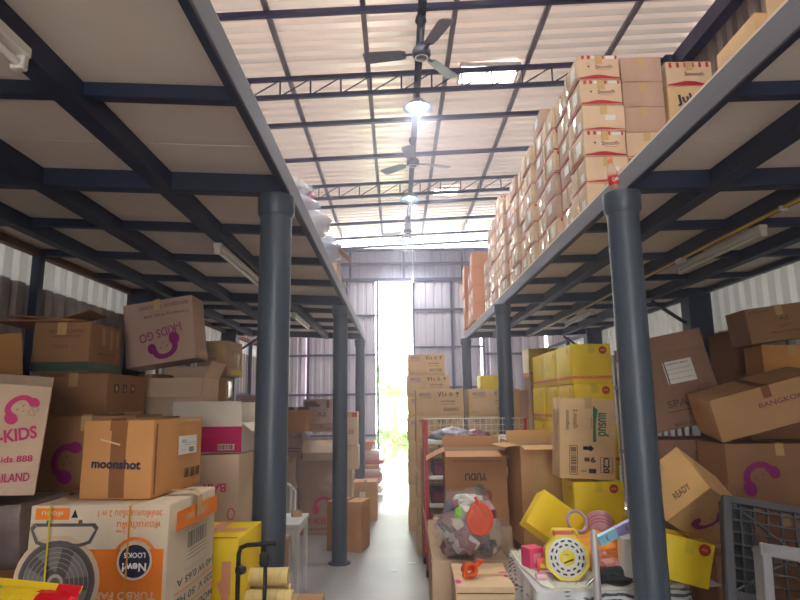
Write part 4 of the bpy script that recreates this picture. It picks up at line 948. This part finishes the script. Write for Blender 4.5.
# ---- table with fur cloth
tt=empty('display_table',(1.12,3.74,0));tag(tt,'table covered with a patterned cloth in front of the yellow boxes','table')
q=MB();q.box((0,0,.70),(.78,.78,.03),K5,.004);q.build('table_top',tt)
for i in(-1,1):
    for j in(-1,1): q=MB();q.tube([(i*.35,j*.35,0),(i*.35,j*.35,.69)],.014,CHROME,10);q.build('leg',tt)
def pattern():
    M=bpy.data.materials.new('cloth_print');M.use_nodes=True;N=M.node_tree.nodes;L=M.node_tree.links;b=N['Principled BSDF'];b.inputs['Roughness'].default_value=.35
    tc=N.new('ShaderNodeTexCoord');w=N.new('ShaderNodeTexWave');w.wave_type='RINGS';w.inputs['Scale'].default_value=13;w.inputs['Distortion'].default_value=9;w.inputs['Detail'].default_value=1;w.inputs['Detail Scale'].default_value=.6
    n=N.new('ShaderNodeTexNoise');n.inputs['Scale'].default_value=6
    r1=N.new('ShaderNodeValToRGB');r1.color_ramp.elements[0].position=.55;r1.color_ramp.elements[1].position=.62;r1.color_ramp.elements[0].color=(0,0,0,1)
    r2=N.new('ShaderNodeValToRGB');r2.color_ramp.elements[0].position=.56;r2.color_ramp.elements[1].position=.60
    mu=N.new('ShaderNodeMath');mu.operation='MULTIPLY';mx=N.new('ShaderNodeMix');mx.data_type='RGBA';mx.inputs[6].default_value=lin(214,214,218);mx.inputs[7].default_value=lin(60,62,70)
    L.new(tc.outputs['Object'],w.inputs['Vector']);L.new(tc.outputs['Object'],n.inputs['Vector']);L.new(w.outputs['Fac'],r1.inputs[0]);L.new(n.outputs['Fac'],r2.inputs[0]);L.new(r1.outputs[0],mu.inputs[0]);L.new(r2.outputs[0],mu.inputs[1]);L.new(mu.outputs[0],mx.inputs[0]);L.new(mx.outputs[2],b.inputs['Base Color']);return M
CL=pattern();q=MB();cx,cy=1.12,3.74;hw,hd=.40,.405;NN=60;vs=[];per=[]
def perim(t):
    P=[(-hw,-hd),(hw,-hd),(hw,hd),(-hw,hd)];t*=4;i=int(t)%4;f=t-int(t);a,b=P[i],P[(i+1)%4];return (a[0]+(b[0]-a[0])*f,a[1]+(b[1]-a[1])*f)
for j,z in enumerate((.722,.72,.66,.55,.42,.30)):
    for i in range(NN*2):
        x,y=perim(i/(NN*2));k=1+ (j>1)*.03+ .02*j*math.sin(i*.75)*(j>1)*.8;vs.append((x*k,y*k,z+(.01*math.sin(i*.4) if j==5 else 0)))
K=NN*2;q.add(vs,[(j*K+i,j*K+(i+1)%K,(j+1)*K+(i+1)%K,(j+1)*K+i) for j in range(5) for i in range(K)],CL,True);q.add(vs[:K],[tuple(range(K))],CL)
o=q.build('tablecloth',loc=(cx,cy,0));tag(o,'shiny white tablecloth with dark leaf swirls hanging over the front table','tablecloth')
# fur
FUR=mat('fur_white',(236,232,222),.9,var=.08,vs=30)
q=MB();R=random.Random(5);poly=[(.73,4.13),(1.49,4.13),(1.50,3.36),(.80,3.33),(.76,3.40),(.725,3.8)];q.prism([(a,b) for a,b in poly],.016,FUR,Matrix.Translation((0,0,.7235)))
for k in range(15000):
    x,y=R.uniform(.715,1.51),R.uniform(3.31,4.15);z=.735
    if x<.71+.1*(4.15-y)/.8: continue
    d=Vector((R.uniform(-1,1),R.uniform(-1,1),R.uniform(.6,1.4))).normalized()*R.uniform(.018,.03);s=Vector((-d.y,d.x,0)).normalized()*.0012;b=Vector((x,y,z));q.add([b-s,b+s,b+d],[(0,1,2)],FUR)
o=q.build('fur_mat');tag(o,'fluffy white fur mat spread on the covered table','fur mat',kind=None)
ZT=.742
# octagon reel toy
rp=at(567,552,3.45);tr=empty('reel_toy',(rp.x,3.46,ZT+.0),(math.radians(-8),0,math.radians(-4)));tag(tr,'yellow octagonal reel toy with a white disc of black slots standing on the fur mat','toy')
YT=mat('toy_yellow',(238,216,60),.35,coat=.3);YTd=mat('toy_yellow_dark',(220,190,30),.35);RC=.125
def oct_(r,s=1): return [(r*math.cos(math.radians(22.5+45*i)),r*math.sin(math.radians(22.5+45*i))) for i in range(8)]
q=MB();T=Matrix.Translation((0,0,RC*.924))@Matrix.Rotation(PI/2,4,'X')
q.prism(oct_(RC),.03,YT,T);q.prism(oct_(RC*.93),-.09,YTd,T);q.build('case',tr)
q=MB();T2=T@Matrix.Translation((0,0,.0302));q.lathe([(0,.004),(.098,.004),(.102,.0)],PWHITE,48,T2);q.build('disc',tr)
q=MB()
for rr,nn,l in((.086,14,.022),(.064,12,.018)):
    for i in range(nn): 
        q.box((rr,0,.005),(.009,l,.002),BLACK,.0005,T2@Matrix.Rotation(2*PI*i/nn,4,'Z'))
q.build('slots',tr)
q=MB();q.lathe([(0,.0065),(.040,.0065),(.042,.004)],YT,32,T2);q.box((0,-.018,.0075),(.055,.008,.001),BLACK,M=T2@Matrix.Rotation(.35,4,'Z'));q.box((-.005,.016,.0075),(.03,.003,.001),BRN,M=T2@Matrix.Rotation(.1,4,'Z'));q.build('hub',tr)
q=MB();q.tube([(-.07,.03,RC*1.8),(-.06,.03,RC*2.05),(.06,.03,RC*2.05),(.08,.03,RC*1.8)],.009,YT,8);q.build('handle',tr)
q=MB();q.box((0,.045,RC*1.9),(.11,.05,.03),mat('toy_pinkred',(236,100,110),.4),.006);q.build('top_block',tr)
# pink boxes
def small(label,u,v,Y,size,m,yaw=0,z=None,tilt=(0,0),cat='box',name='small_box',marks=None):
    p=at(u,v,Y);q=MB();q.box((0,0,size[2]/2),size,m,.003)
    for it in marks or []: decal(q,it[0],size,it[1],1)
    R=Euler((math.radians(tilt[0]),math.radians(tilt[1]),math.radians(yaw)));lo=min((R.to_matrix()@v_).z for v_ in q.v)
    o=q.build(name,loc=(p.x,Y,(ZT if z is None else z)-lo),rot=R);tag(o,label,cat);return o
PK=mat('carton_pink',(238,80,130),.35);PK2=mat('carton_pinkred',(240,90,90),.35)
small('bright pink cube box at the left corner of the fur mat',532,540,3.75,(.10,.10,.11),PK,20,marks=[('f',('r',0,0,.5,.5,mat('pale_pink',(250,180,200),.4))),('r',('r',0,0,.5,.5,PAPER))])
small('small pink and red box between the pink cube and the reel toy',545,546,3.62,(.10,.07,.07),PK2,-8,marks=[('f',('r',0,.1,.7,.3,YT)),('f',('r',0,-.3,.8,.15,WHT))])
small('tiny clear blister pack in front of the small pink and red box',540,552,3.50,(.06,.04,.025),PINKP,0,name='blister_pack',cat='package')
# yellow tipped box
p=at(541,522,4.28)
carton('yellow box tipped on its edge behind the fur mat',(at(541,520,4.0).x,3.98,.75),(.30,.16,.24),tilt=(-20,36),yaw=-6,m=YEL,name='yellow_box',tm=PWHITE,zmin=.742,prints={'r':[('r',.0,.25,.24,.3,PAPER),('r',.0,-.25,.24,.3,PAPER)],'t':[('r',-.22,0,.26,.2,PAPER),('r',.25,0,.3,.2,PAPER)]},tape='none',soft=.6)
# tub pink translucent
q=MB();q.lathe([(0,0),(.055,0),(.075,.10),(.082,.10),(.083,.105),(.074,.105),(.072,.1),(.053,.006),(0,.006)],PINKP,28)
for z in(.03,.05,.075): q.lathe([(.0555+.2*z,z),(.0575+.2*z,z+.004)],RED,28)
p=at(602,524,3.75);o=q.build('plastic_tub',loc=(p.x,3.78,p.z-.06),rot=(math.radians(-55),math.radians(25),0));tag(o,'pink translucent tub with red lines lying tipped behind the reel toy','tub')
# purple ring
q=MB();n=28;q.tube([(.06*math.cos(2*PI*i/n),.06*math.sin(2*PI*i/n),0) for i in range(n)],.008,mat('toy_lavender',(180,150,210),.35),8,closed=True)
p=at(578,522,3.72);o=q.build('toy_ring',loc=(p.x,3.74,p.z),rot=(math.radians(65),0,.2));tag(o,'lavender plastic ring leaning behind the top of the reel toy','toy')
FA=mat('fabric_orange',(240,150,40),.7,bump=.4,bs=12)
blob('orange_cloth','crumpled orange cloth heap behind the reel toy','cloth',(1.17,3.72,ZT),(.42,.26,.22),FA,8,.35)
blob('black_cloth','crumpled black cloth to the right of the reel toy','cloth',(1.17,3.40,ZT),(.22,.14,.09),mat('fabric_black',(30,32,38),.8),12,.4)
blob('snack_packet','pinkish snack packet beside the black cloth','snack bag',(1.18,3.50,ZT+.055),(.17,.10,.06),mat('packet_rose',(222,150,140),.35,var=.3,vs=14),14,.25)
blob('snack_packet','orange brown snack packet under the blue cosmetics box','snack bag',(1.17,3.55,ZT+.075),(.18,.10,.07),mat('packet_brown',(200,110,60),.35,var=.3,vs=14),17,.25)
CB=mat('cosmetic_blue',(150,204,226),.35,var=.1);CB2=mat('cosmetic_lilac',(170,160,224),.35)
rt=empty('cosmetics_box',(at(616,532,3.42).x,3.42,at(616,532,3.42).z),(math.radians(8),math.radians(-25),0));tag(rt,'light blue and lilac flat cosmetics box tilted beside the nearest right column','box')
q=MB();q.box((-.055,0,0),(.11,.03,.055),CB,.002);q.box((.055,0,0),(.11,.03,.055),CB2,.002);q.map(lambda p:p)
for x,s in((-.06,'~'),(.06,'~')): 
    vs,fs,asp=text2d('(',.02);q.add([(x+a*.012,-.0155,b*.03) for a,b in vs],fs,NAVY)
q.build('carton',rt)
small('white upright box behind the nearest right column',632,560,3.40,(.115,.12,.235),PWHITE,-6)
# plastic sheet right of column
q=MB();NX=20;vs=[]
for j in range(9):
    for i in range(NX):
        a=i/(NX-1);b=j/8;vs.append((a*.40,b*.22,.03*math.sin(a*9+b*2)+.018*noise.noise(Vector((a*5,b*5,1)))-.10*a*a*a))
q.add(vs,[(j*NX+i,j*NX+i+1,(j+1)*NX+i+1,(j+1)*NX+i) for j in range(8) for i in range(NX-1)],mat('silver_film',(200,200,206),.25,metal=.3),True)
o=q.build('silver_sheet',loc=(1.33,3.30,.80),rot=(0,.05,-.1));tag(o,'crinkled silver plastic sheet to the right of the nearest right column','plastic sheet')
# clear cup at the bottom behind the column
q=MB();q.lathe([(0,0),(.035,0),(.045,.09),(.047,.09),(.037,.002)],BAG,24);
# metal post
mp=empty('display_stand',(at(596,570,3.17).x,3.17,0));tag(mp,'pale round ended metal stand in front of the covered table','stand')
q=MB();q.tube([(0,0,.012),(0,0,1.02),(0,0,1.045),(0,0,1.058)],[.019,.019,.017,.008],mat('stand_pale',(196,186,190),.35,metal=.2),14);q.build('pole',mp)
q=MB();q.lathe([(0,0),(.13,0),(.13,.01),(.02,.014)],CHROME,24);q.build('base',mp)
q=MB();q.tube([(0,-.0,.84),(-.05,.0,.80)],.008,CHROME,8);q.build('hook',mp)
# ---- dark pile under the right deck
D1=kraft('kraft_shaded_brown',(150,114,94))  # kraft darkened to carry the shade under the deck
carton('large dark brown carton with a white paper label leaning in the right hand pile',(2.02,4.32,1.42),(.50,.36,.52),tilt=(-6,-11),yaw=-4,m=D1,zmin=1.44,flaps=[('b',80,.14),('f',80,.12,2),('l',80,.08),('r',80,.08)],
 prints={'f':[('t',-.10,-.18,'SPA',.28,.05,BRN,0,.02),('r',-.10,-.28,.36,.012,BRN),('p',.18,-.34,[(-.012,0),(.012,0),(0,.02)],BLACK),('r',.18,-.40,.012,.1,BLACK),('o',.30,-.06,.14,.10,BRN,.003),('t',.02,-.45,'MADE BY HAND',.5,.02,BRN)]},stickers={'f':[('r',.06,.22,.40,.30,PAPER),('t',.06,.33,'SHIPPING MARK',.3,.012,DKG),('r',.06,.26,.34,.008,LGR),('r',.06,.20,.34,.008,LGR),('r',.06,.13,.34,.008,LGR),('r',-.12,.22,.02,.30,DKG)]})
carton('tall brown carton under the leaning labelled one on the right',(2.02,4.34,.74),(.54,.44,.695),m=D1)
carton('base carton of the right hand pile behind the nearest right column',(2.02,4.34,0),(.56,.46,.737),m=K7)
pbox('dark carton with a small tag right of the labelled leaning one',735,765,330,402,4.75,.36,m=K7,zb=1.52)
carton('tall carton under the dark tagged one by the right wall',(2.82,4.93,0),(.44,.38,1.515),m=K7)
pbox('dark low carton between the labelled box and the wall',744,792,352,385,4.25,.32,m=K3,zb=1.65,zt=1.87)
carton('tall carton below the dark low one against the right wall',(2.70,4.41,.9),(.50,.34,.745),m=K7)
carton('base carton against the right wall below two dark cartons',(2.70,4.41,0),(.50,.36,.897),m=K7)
carton('orange brown carton under the tilted printed one on the right pile',(2.82,4.38,1.875),(.40,.28,.20),m=K4,yaw=-6)
carton('tilted brown printed carton high on the right pile in front of the wall sheets',(2.76,4.36,2.10),(.46,.30,.25),tilt=(0,-7),yaw=-4,m=K3,zmin=2.08,prints={'f':[('t',-.3,.38,'SUSPENSORY',.3,.02,BRN),('t',.05,.12,'AE',.16,.03,BRN),('t',.05,-.08,'C.NO 7',.2,.02,BRN),('t',.05,-.25,'MADE IN THAILAND',.45,.018,BRN)]})
carton('big brown taped carton sliding down on top of the right pile above the pallet',(2.30,3.84,1.43),(.66,.36,.26),yaw=-8,tilt=(8,-15),m=K1,zmin=1.44,prints={'f':[('t',.1,.1,'BANGKOK',.4,.03,MRN)]},tm=TAPEB)
carton('carton with a purple girl head print in the shade above the pallet',(2.28,3.86,1.035),(.62,.40,.40),yaw=-3,m=K3,prints={'f':girl(-.22,.05,.09,PUR,30)})
carton('lowest carton of the stack behind the pallet',(2.28,3.88,0),(.60,.40,1.03),m=K7)
carton('taped brown box with stamped lettering, lit end up, behind the nearest right column',(1.56,3.1,1.264),(.28,.50,.28),axes=((.678,-.383,.628),(.7,.6,-.39),(-.228,.704,.675)),m=kraft('kraft_gold',(216,170,112)),tm=TAPE,prints={'f':[('t',.06,-.24,'READY',.36,.035,BRN,0,.02)],'u':girl(-.05,.0,.08,PUR,140)})
carton('plain brown box under the tilted box with stamped lettering',(1.80,3.47,0),(.24,.22,.885),m=K7)
ybox('yellow box lying tilted on the covered table, right of the nearest right column',(1.47,3.36,.75),(.24,.20,.22),yaw=-6,band=False,tilt=(0,14),zmin=.745,group=None)
# pallet
def pallet():
    PB=mat('pallet_grey_black',(70,69,74),.5,var=.2,vs=6);a=at(735,503,3.0)
    rt=empty('plastic_pallet',(1.76,2.35,.10),(math.radians(-17),math.radians(9),math.radians(-8)));tag(rt,'dark plastic lattice pallet standing on edge at the bottom right','pallet')
    W_,H_=1.1,1.16;q=MB()
    for x in(-W_/2,-.02,W_/2): q.box((x,0,H_/2),(.035,.03,H_),PB,.003)
    for z in(0.015,H_*.33,H_*.66,H_-.015): q.box((0,0,z),(W_,.03,.03),PB,.003)
    q.build('frame',rt);q=MB()
    n=20
    for i in range(1,n): x=-W_/2+W_*i/n;q.box((x,0,H_/2),(.007,.018,H_),PB)
    for i in range(1,24): z=H_*i/24;q.box((0,0,z),(W_,.018,.007),PB)
    for z0 in(.02,H_*.33,H_*.66):
        for x0 in(-W_/2,0): 
            q.tube([(x0,0,z0),(x0+W_/2,0,z0+H_*.33)],.006,PB,5);q.tube([(x0+W_/2,0,z0),(x0,0,z0+H_*.33)],.006,PB,5)
    q.build('lattice',rt)
    q=MB()
    for x in(-W_/2+.06,0,W_/2-.06): q.box((x,.07,H_/2),(.10,.10,H_),PBLACK,.008)
    q.build('runners',rt)
pallet()
def tray():
    rt=empty('slotted_tray',(1.60,2.26,.525),(math.radians(-14),math.radians(8),math.radians(-6)));tag(rt,'grey plastic slotted tray leaning against the dark pallet','tray')
    TG_=mat('tray_grey',(134,132,134),.5,var=.1,vs=5);q=MB();W_,H_=.62,.66;z1=.60
    # plate with notches: assembled strips
    q.box((.04,0,.30),(.22,.02,.60),TG_,.004);q.box((.0,0,.585),(.62,.02,.05),TG_,.004);q.box((-.29,0,.30),(.035,.02,.60),TG_,.004);q.box((.29,0,.30),(.035,.02,.60),TG_,.004)
    for z in(.44,.30,.16): q.box((-.09,0,z),(.10,.02,.045),TG_,.004);q.box((.18,0,z),(.10,.02,.045),TG_,.004);q.box((-.13,0,z-.03),(.03,.02,.07),TG_,.004);q.box((.22,0,z-.03),(.03,.02,.07),TG_,.004)
    q.box((0,0,.02),(.62,.02,.04),TG_,.004);q.build('plate',rt);q=MB();q.box((0,.035,.585),(.62,.07,.01),TG_);q.box((-.3,.035,.3),(.01,.07,.6),TG_);q.box((.3,.035,.3),(.01,.07,.6),TG_);q.build('rim',rt)
tray()
carton('box under the grey slotted tray at the bottom right',(1.60,2.22,0),(.52,.18,.475),m=K7)
# ================================================================ RIGHT LOFT
def brand(red=True,txt=True):
    P=[]
    if red: P+= [('r',-.38,.41,.07,.14,RED),('r',-.24,.41,.07,.14,RED),('r',-.06,.41,.22,.13,PAPER),('r',.12,.41,.05,.14,RED),('r',.32,.41,.26,.13,PAPER),('r',.43,.41,.05,.14,RED)]
    if txt: P+= [('t',.12,.02,'Smooth',.42,.030,MRN,4,.01),('p',-.25,.02,[(-.006,-.006),(.006,-.006),(.008,.004),(0,.01),(-.008,.004)],MRN),('r',.12,-.12,.3,.012,MRN)]
    P+= [('w',0,-.46,.010,.034,RED)];return P
zd=2.949;lw,ld,lh=.285,.34,.187
protoA=carton('a',(0,0,0),(lw,ld,lh-.002),m=K2,prints={'f':brand(),'l':[('w',0,-.46,.008,.02,RED),('r',.2,.0,.3,.5,PAPER)]},tape='y',stickers={'l':[('r',-.25,.05,.12,.8,TAPE)]})
protoB=carton('b',(0,0,0),(lw,ld,lh-.002),m=K2,prints={'f':[('w',0,-.46,.006,.02,RED)],'l':[('w',0,-.46,.008,.02,RED)]},stickers={'f':[('r',.15,0,.26,.22,PAPER)],'l':[('r',0,.0,.14,.9,TAPE),('r',.32,-.2,.2,.3,PAPER)]})
protoC=carton('c',(0,0,0),(lw,ld,lh-.002),m=K6,prints={'l':[('r',0,-.44,1,.05,RED)]},stickers={'l':[('r',.05,.1,.3,.4,PAPER)]})
protos=[protoA,protoB,protoC];used=[False]*3
def place(i,loc,yaw,label,group):
    o=protos[i] if not used[i] else copy_tree(protos[i]);used[i]=True
    o.location=loc;o.rotation_euler=(0,0,math.radians(yaw));o['label']=label;o['category']='box';o['group']=group;return o
R=random.Random(21);tops=[6,6,6,6,6,6,6,7,6,5,5,5];sy=3.99
for s in range(13):
    n=[6,6,6,7,6,6,6,6,6,7,6,6,4][s]
    xo=[0,.03,.0,.02,-.01,.02,0,.03,.0,.02,.0,.03,.02][s]
    for k in range(n):
        pt=(0 if (s==0 and k in(2,4,5)) else 1 if s==0 else R.choice((0,1,1,2,1)))
        place(pt,(1.43+xo+R.uniform(-.006,.006),sy+s*.375,zd+k*lh),R.uniform(-1.5,1.5),'pale carton on the right deck edge, %s stack from camera, %s'%(ordn[s],'topmost' if k==n-1 else ordn[n-1-k]+' from the top'),'pale cartons along the right deck edge')
# front row behind edge stack
for k in range(6):
    place([0,2,1,2,2,2][k],(1.737,4.03,.006+zd+k*lh),R.uniform(-1,1),'plain carton beside the nearest edge stack on the right deck, %s'%('topmost' if k==5 else ordn[5-k]+' from the top'),'cartons in the second stack on the right deck')
JJ=[('t',-.08,.22,'JuJu',.50,.085,NAVY,8,.04),('r',-.02,.02,.4,.012,NAVY,6)]
carton('wide carton with big dark script lettering on the right deck beside the stacks',(2.075,4.05,.014+zd+.56),(.33,.36,.33),m=KV,tape='x',prints={'f':JJ})
carton('plain wide carton under the script lettered one on the right deck',(2.075,4.05,.014+zd+.28),(.33,.36,.278),m=K2)
carton('lowest wide carton in the script lettered stack on the right deck',(2.075,4.05,.014+zd),(.33,.36,.278),m=K2)
carton('red banded carton on top of the wide script lettered one on the right deck',(2.075,4.05,.014+zd+.892),(.32,.36,.19),m=K2,prints={'f':[('r',-.40+.16*i,.36,.06,.2,RED) for i in range(6)]+[('t',.1,.0,'Smooth',.42,.03,MRN,0,.01),('w',0,-.46,.01,.04,RED)]})
for k in range(5): place(2,(2.42,4.06,.021+zd+k*.187),0,'carton right of the dark script lettered stack, right deck, %s'%('topmost' if k==4 else ordn[4-k]+' from the top'),'cartons in the rightmost stack on the right deck')
# orange-brown far ones
for c_,(x,y) in enumerate(((1.40,9.35),(1.42,9.80),(1.38,10.3))):
    for k in range([4,3,4][c_]):
        hh=.27;carton('orange brown carton far along the right deck, %s stack, %s'%(['nearest','middle','farthest'][c_],'topmost' if k==[4,3,4][c_]-1 else ordn[[4,3,4][c_]-1-k]+' from the top'),(x+.01*(k%2),y,zd+k*hh),(.40,.40,hh-.003),yaw=R.uniform(-3,3),m=kraft('kraft_salmon',(208,140,100)),stickers={'l':[('r',.1,.1,.3,.5,PAPER)]},group='orange brown cartons at the far end of the right deck')
# near boxes on the deck edge
carton('plain yellowish carton on the right deck edge, second from the top right corner',(1.60,2.28,zd+.004),(.34,.30,.25),yaw=-2,m=KV)
carton('yellowish plain carton cut by the top right edge of the photo, on the right deck',(1.60,1.90,zd+.004),(.34,.34,.27),yaw=2,m=KV)
# bottle
p=Vector((1.185,3.07,2.811));b=empty('soda_bottle',p,(math.radians(0),math.radians(-6),0));tag(b,'small soda bottle with orange cap and red label standing on the nearest right column','bottle')
GL=clearmat('bottle_plastic',(222,190,160),.45,.1)
q=MB();q.lathe([(0,.004),(.022,.002),(.028,.01),(.029,.03),(.026,.05),(.028,.075),(.028,.10),(.022,.125),(.012,.15),(.011,.165)],GL,24);q.build('bottle_body',b)
q=MB();q.lathe([(.0285,.025),(.0295,.03),(.0285,.05),(.0290,.075),(.0285,.08)],mat('label_red',(214,30,44),.35),24);
vs,fs,asp=text2d('Cola',.03);q.add([(a*.036,-.0305,.055+b*.022+a*.01) for a,b in vs],fs,WHT);q.build('bottle_label',b)
q=MB();q.lathe([(.013,.158),(.0135,.16),(.0135,.178),(.012,.181),(0,.181)],mat('cap_orange',(240,120,50),.4),20);q.build('bottle_cap',b)
# litter on the floor
for i,(u,v,s) in enumerate(((412,563,.05),(385,510,.03),(394,571,.03))):
    p=atz(u,v,.003);mb=MB();mb.prism([(-s,-s*.6),(s,-s*.4),(s*.8,s*.5),(-s*.5,s*.7)],.003,PAPER);o=mb.build('paper_scrap',loc=(p.x,p.y,.001));tag(o,'tiny white paper scrap on the aisle floor, %s of the three'%['nearest the wire cart wheel','farthest down the aisle','leftmost near the bottom'][i],'scrap')
# ================================================================ LIGHT
W=bpy.data.worlds.new('world');S.world=W;W.use_nodes=True;N=W.node_tree.nodes;L=W.node_tree.links
bg=N['Background'];sk=N.new('ShaderNodeTexGradient');tc=N.new('ShaderNodeTexCoord');sx=N.new('ShaderNodeSeparateXYZ');mx=N.new('ShaderNodeMix');mx.data_type='RGBA'
mx.inputs[6].default_value=(1,.99,.96,1);mx.inputs[7].default_value=(.86,.93,1,1);L.new(tc.outputs['Generated'],sx.inputs[0]);L.new(sx.outputs['Z'],mx.inputs[0]);L.new(mx.outputs[2],bg.inputs[0]);bg.inputs[1].default_value=WORLD
N.remove(sk)
sd=bpy.data.lights.new('sun','SUN');sd.energy=SUN;sd.angle=math.radians(3);sd.color=(1,.96,.9);so=bpy.data.objects.new('sun',sd);C.objects.link(so);so.rotation_euler=(math.radians(-44),math.radians(0),math.radians(3))
S.view_settings.exposure=EXPO
if HAZE:
    M=bpy.data.materials.new('glare_haze');M.use_nodes=True;N=M.node_tree.nodes;L=M.node_tree.links;N.remove(N['Principled BSDF'])  # haze volume added to imitate door glare and lift the back
    vs=N.new('ShaderNodeVolumeScatter');vs.inputs['Density'].default_value=HAZE;vs.inputs['Anisotropy'].default_value=.55;vs.inputs['Color'].default_value=(.93,.88,1,1);L.new(vs.outputs[0],N['Material Output'].inputs['Volume'])
    q=MB();q.box((.275,7.5,2.72),(6.6,13.2,5.4),M);o=q.build('glare_haze');tag(o,None,None,None,'structure')
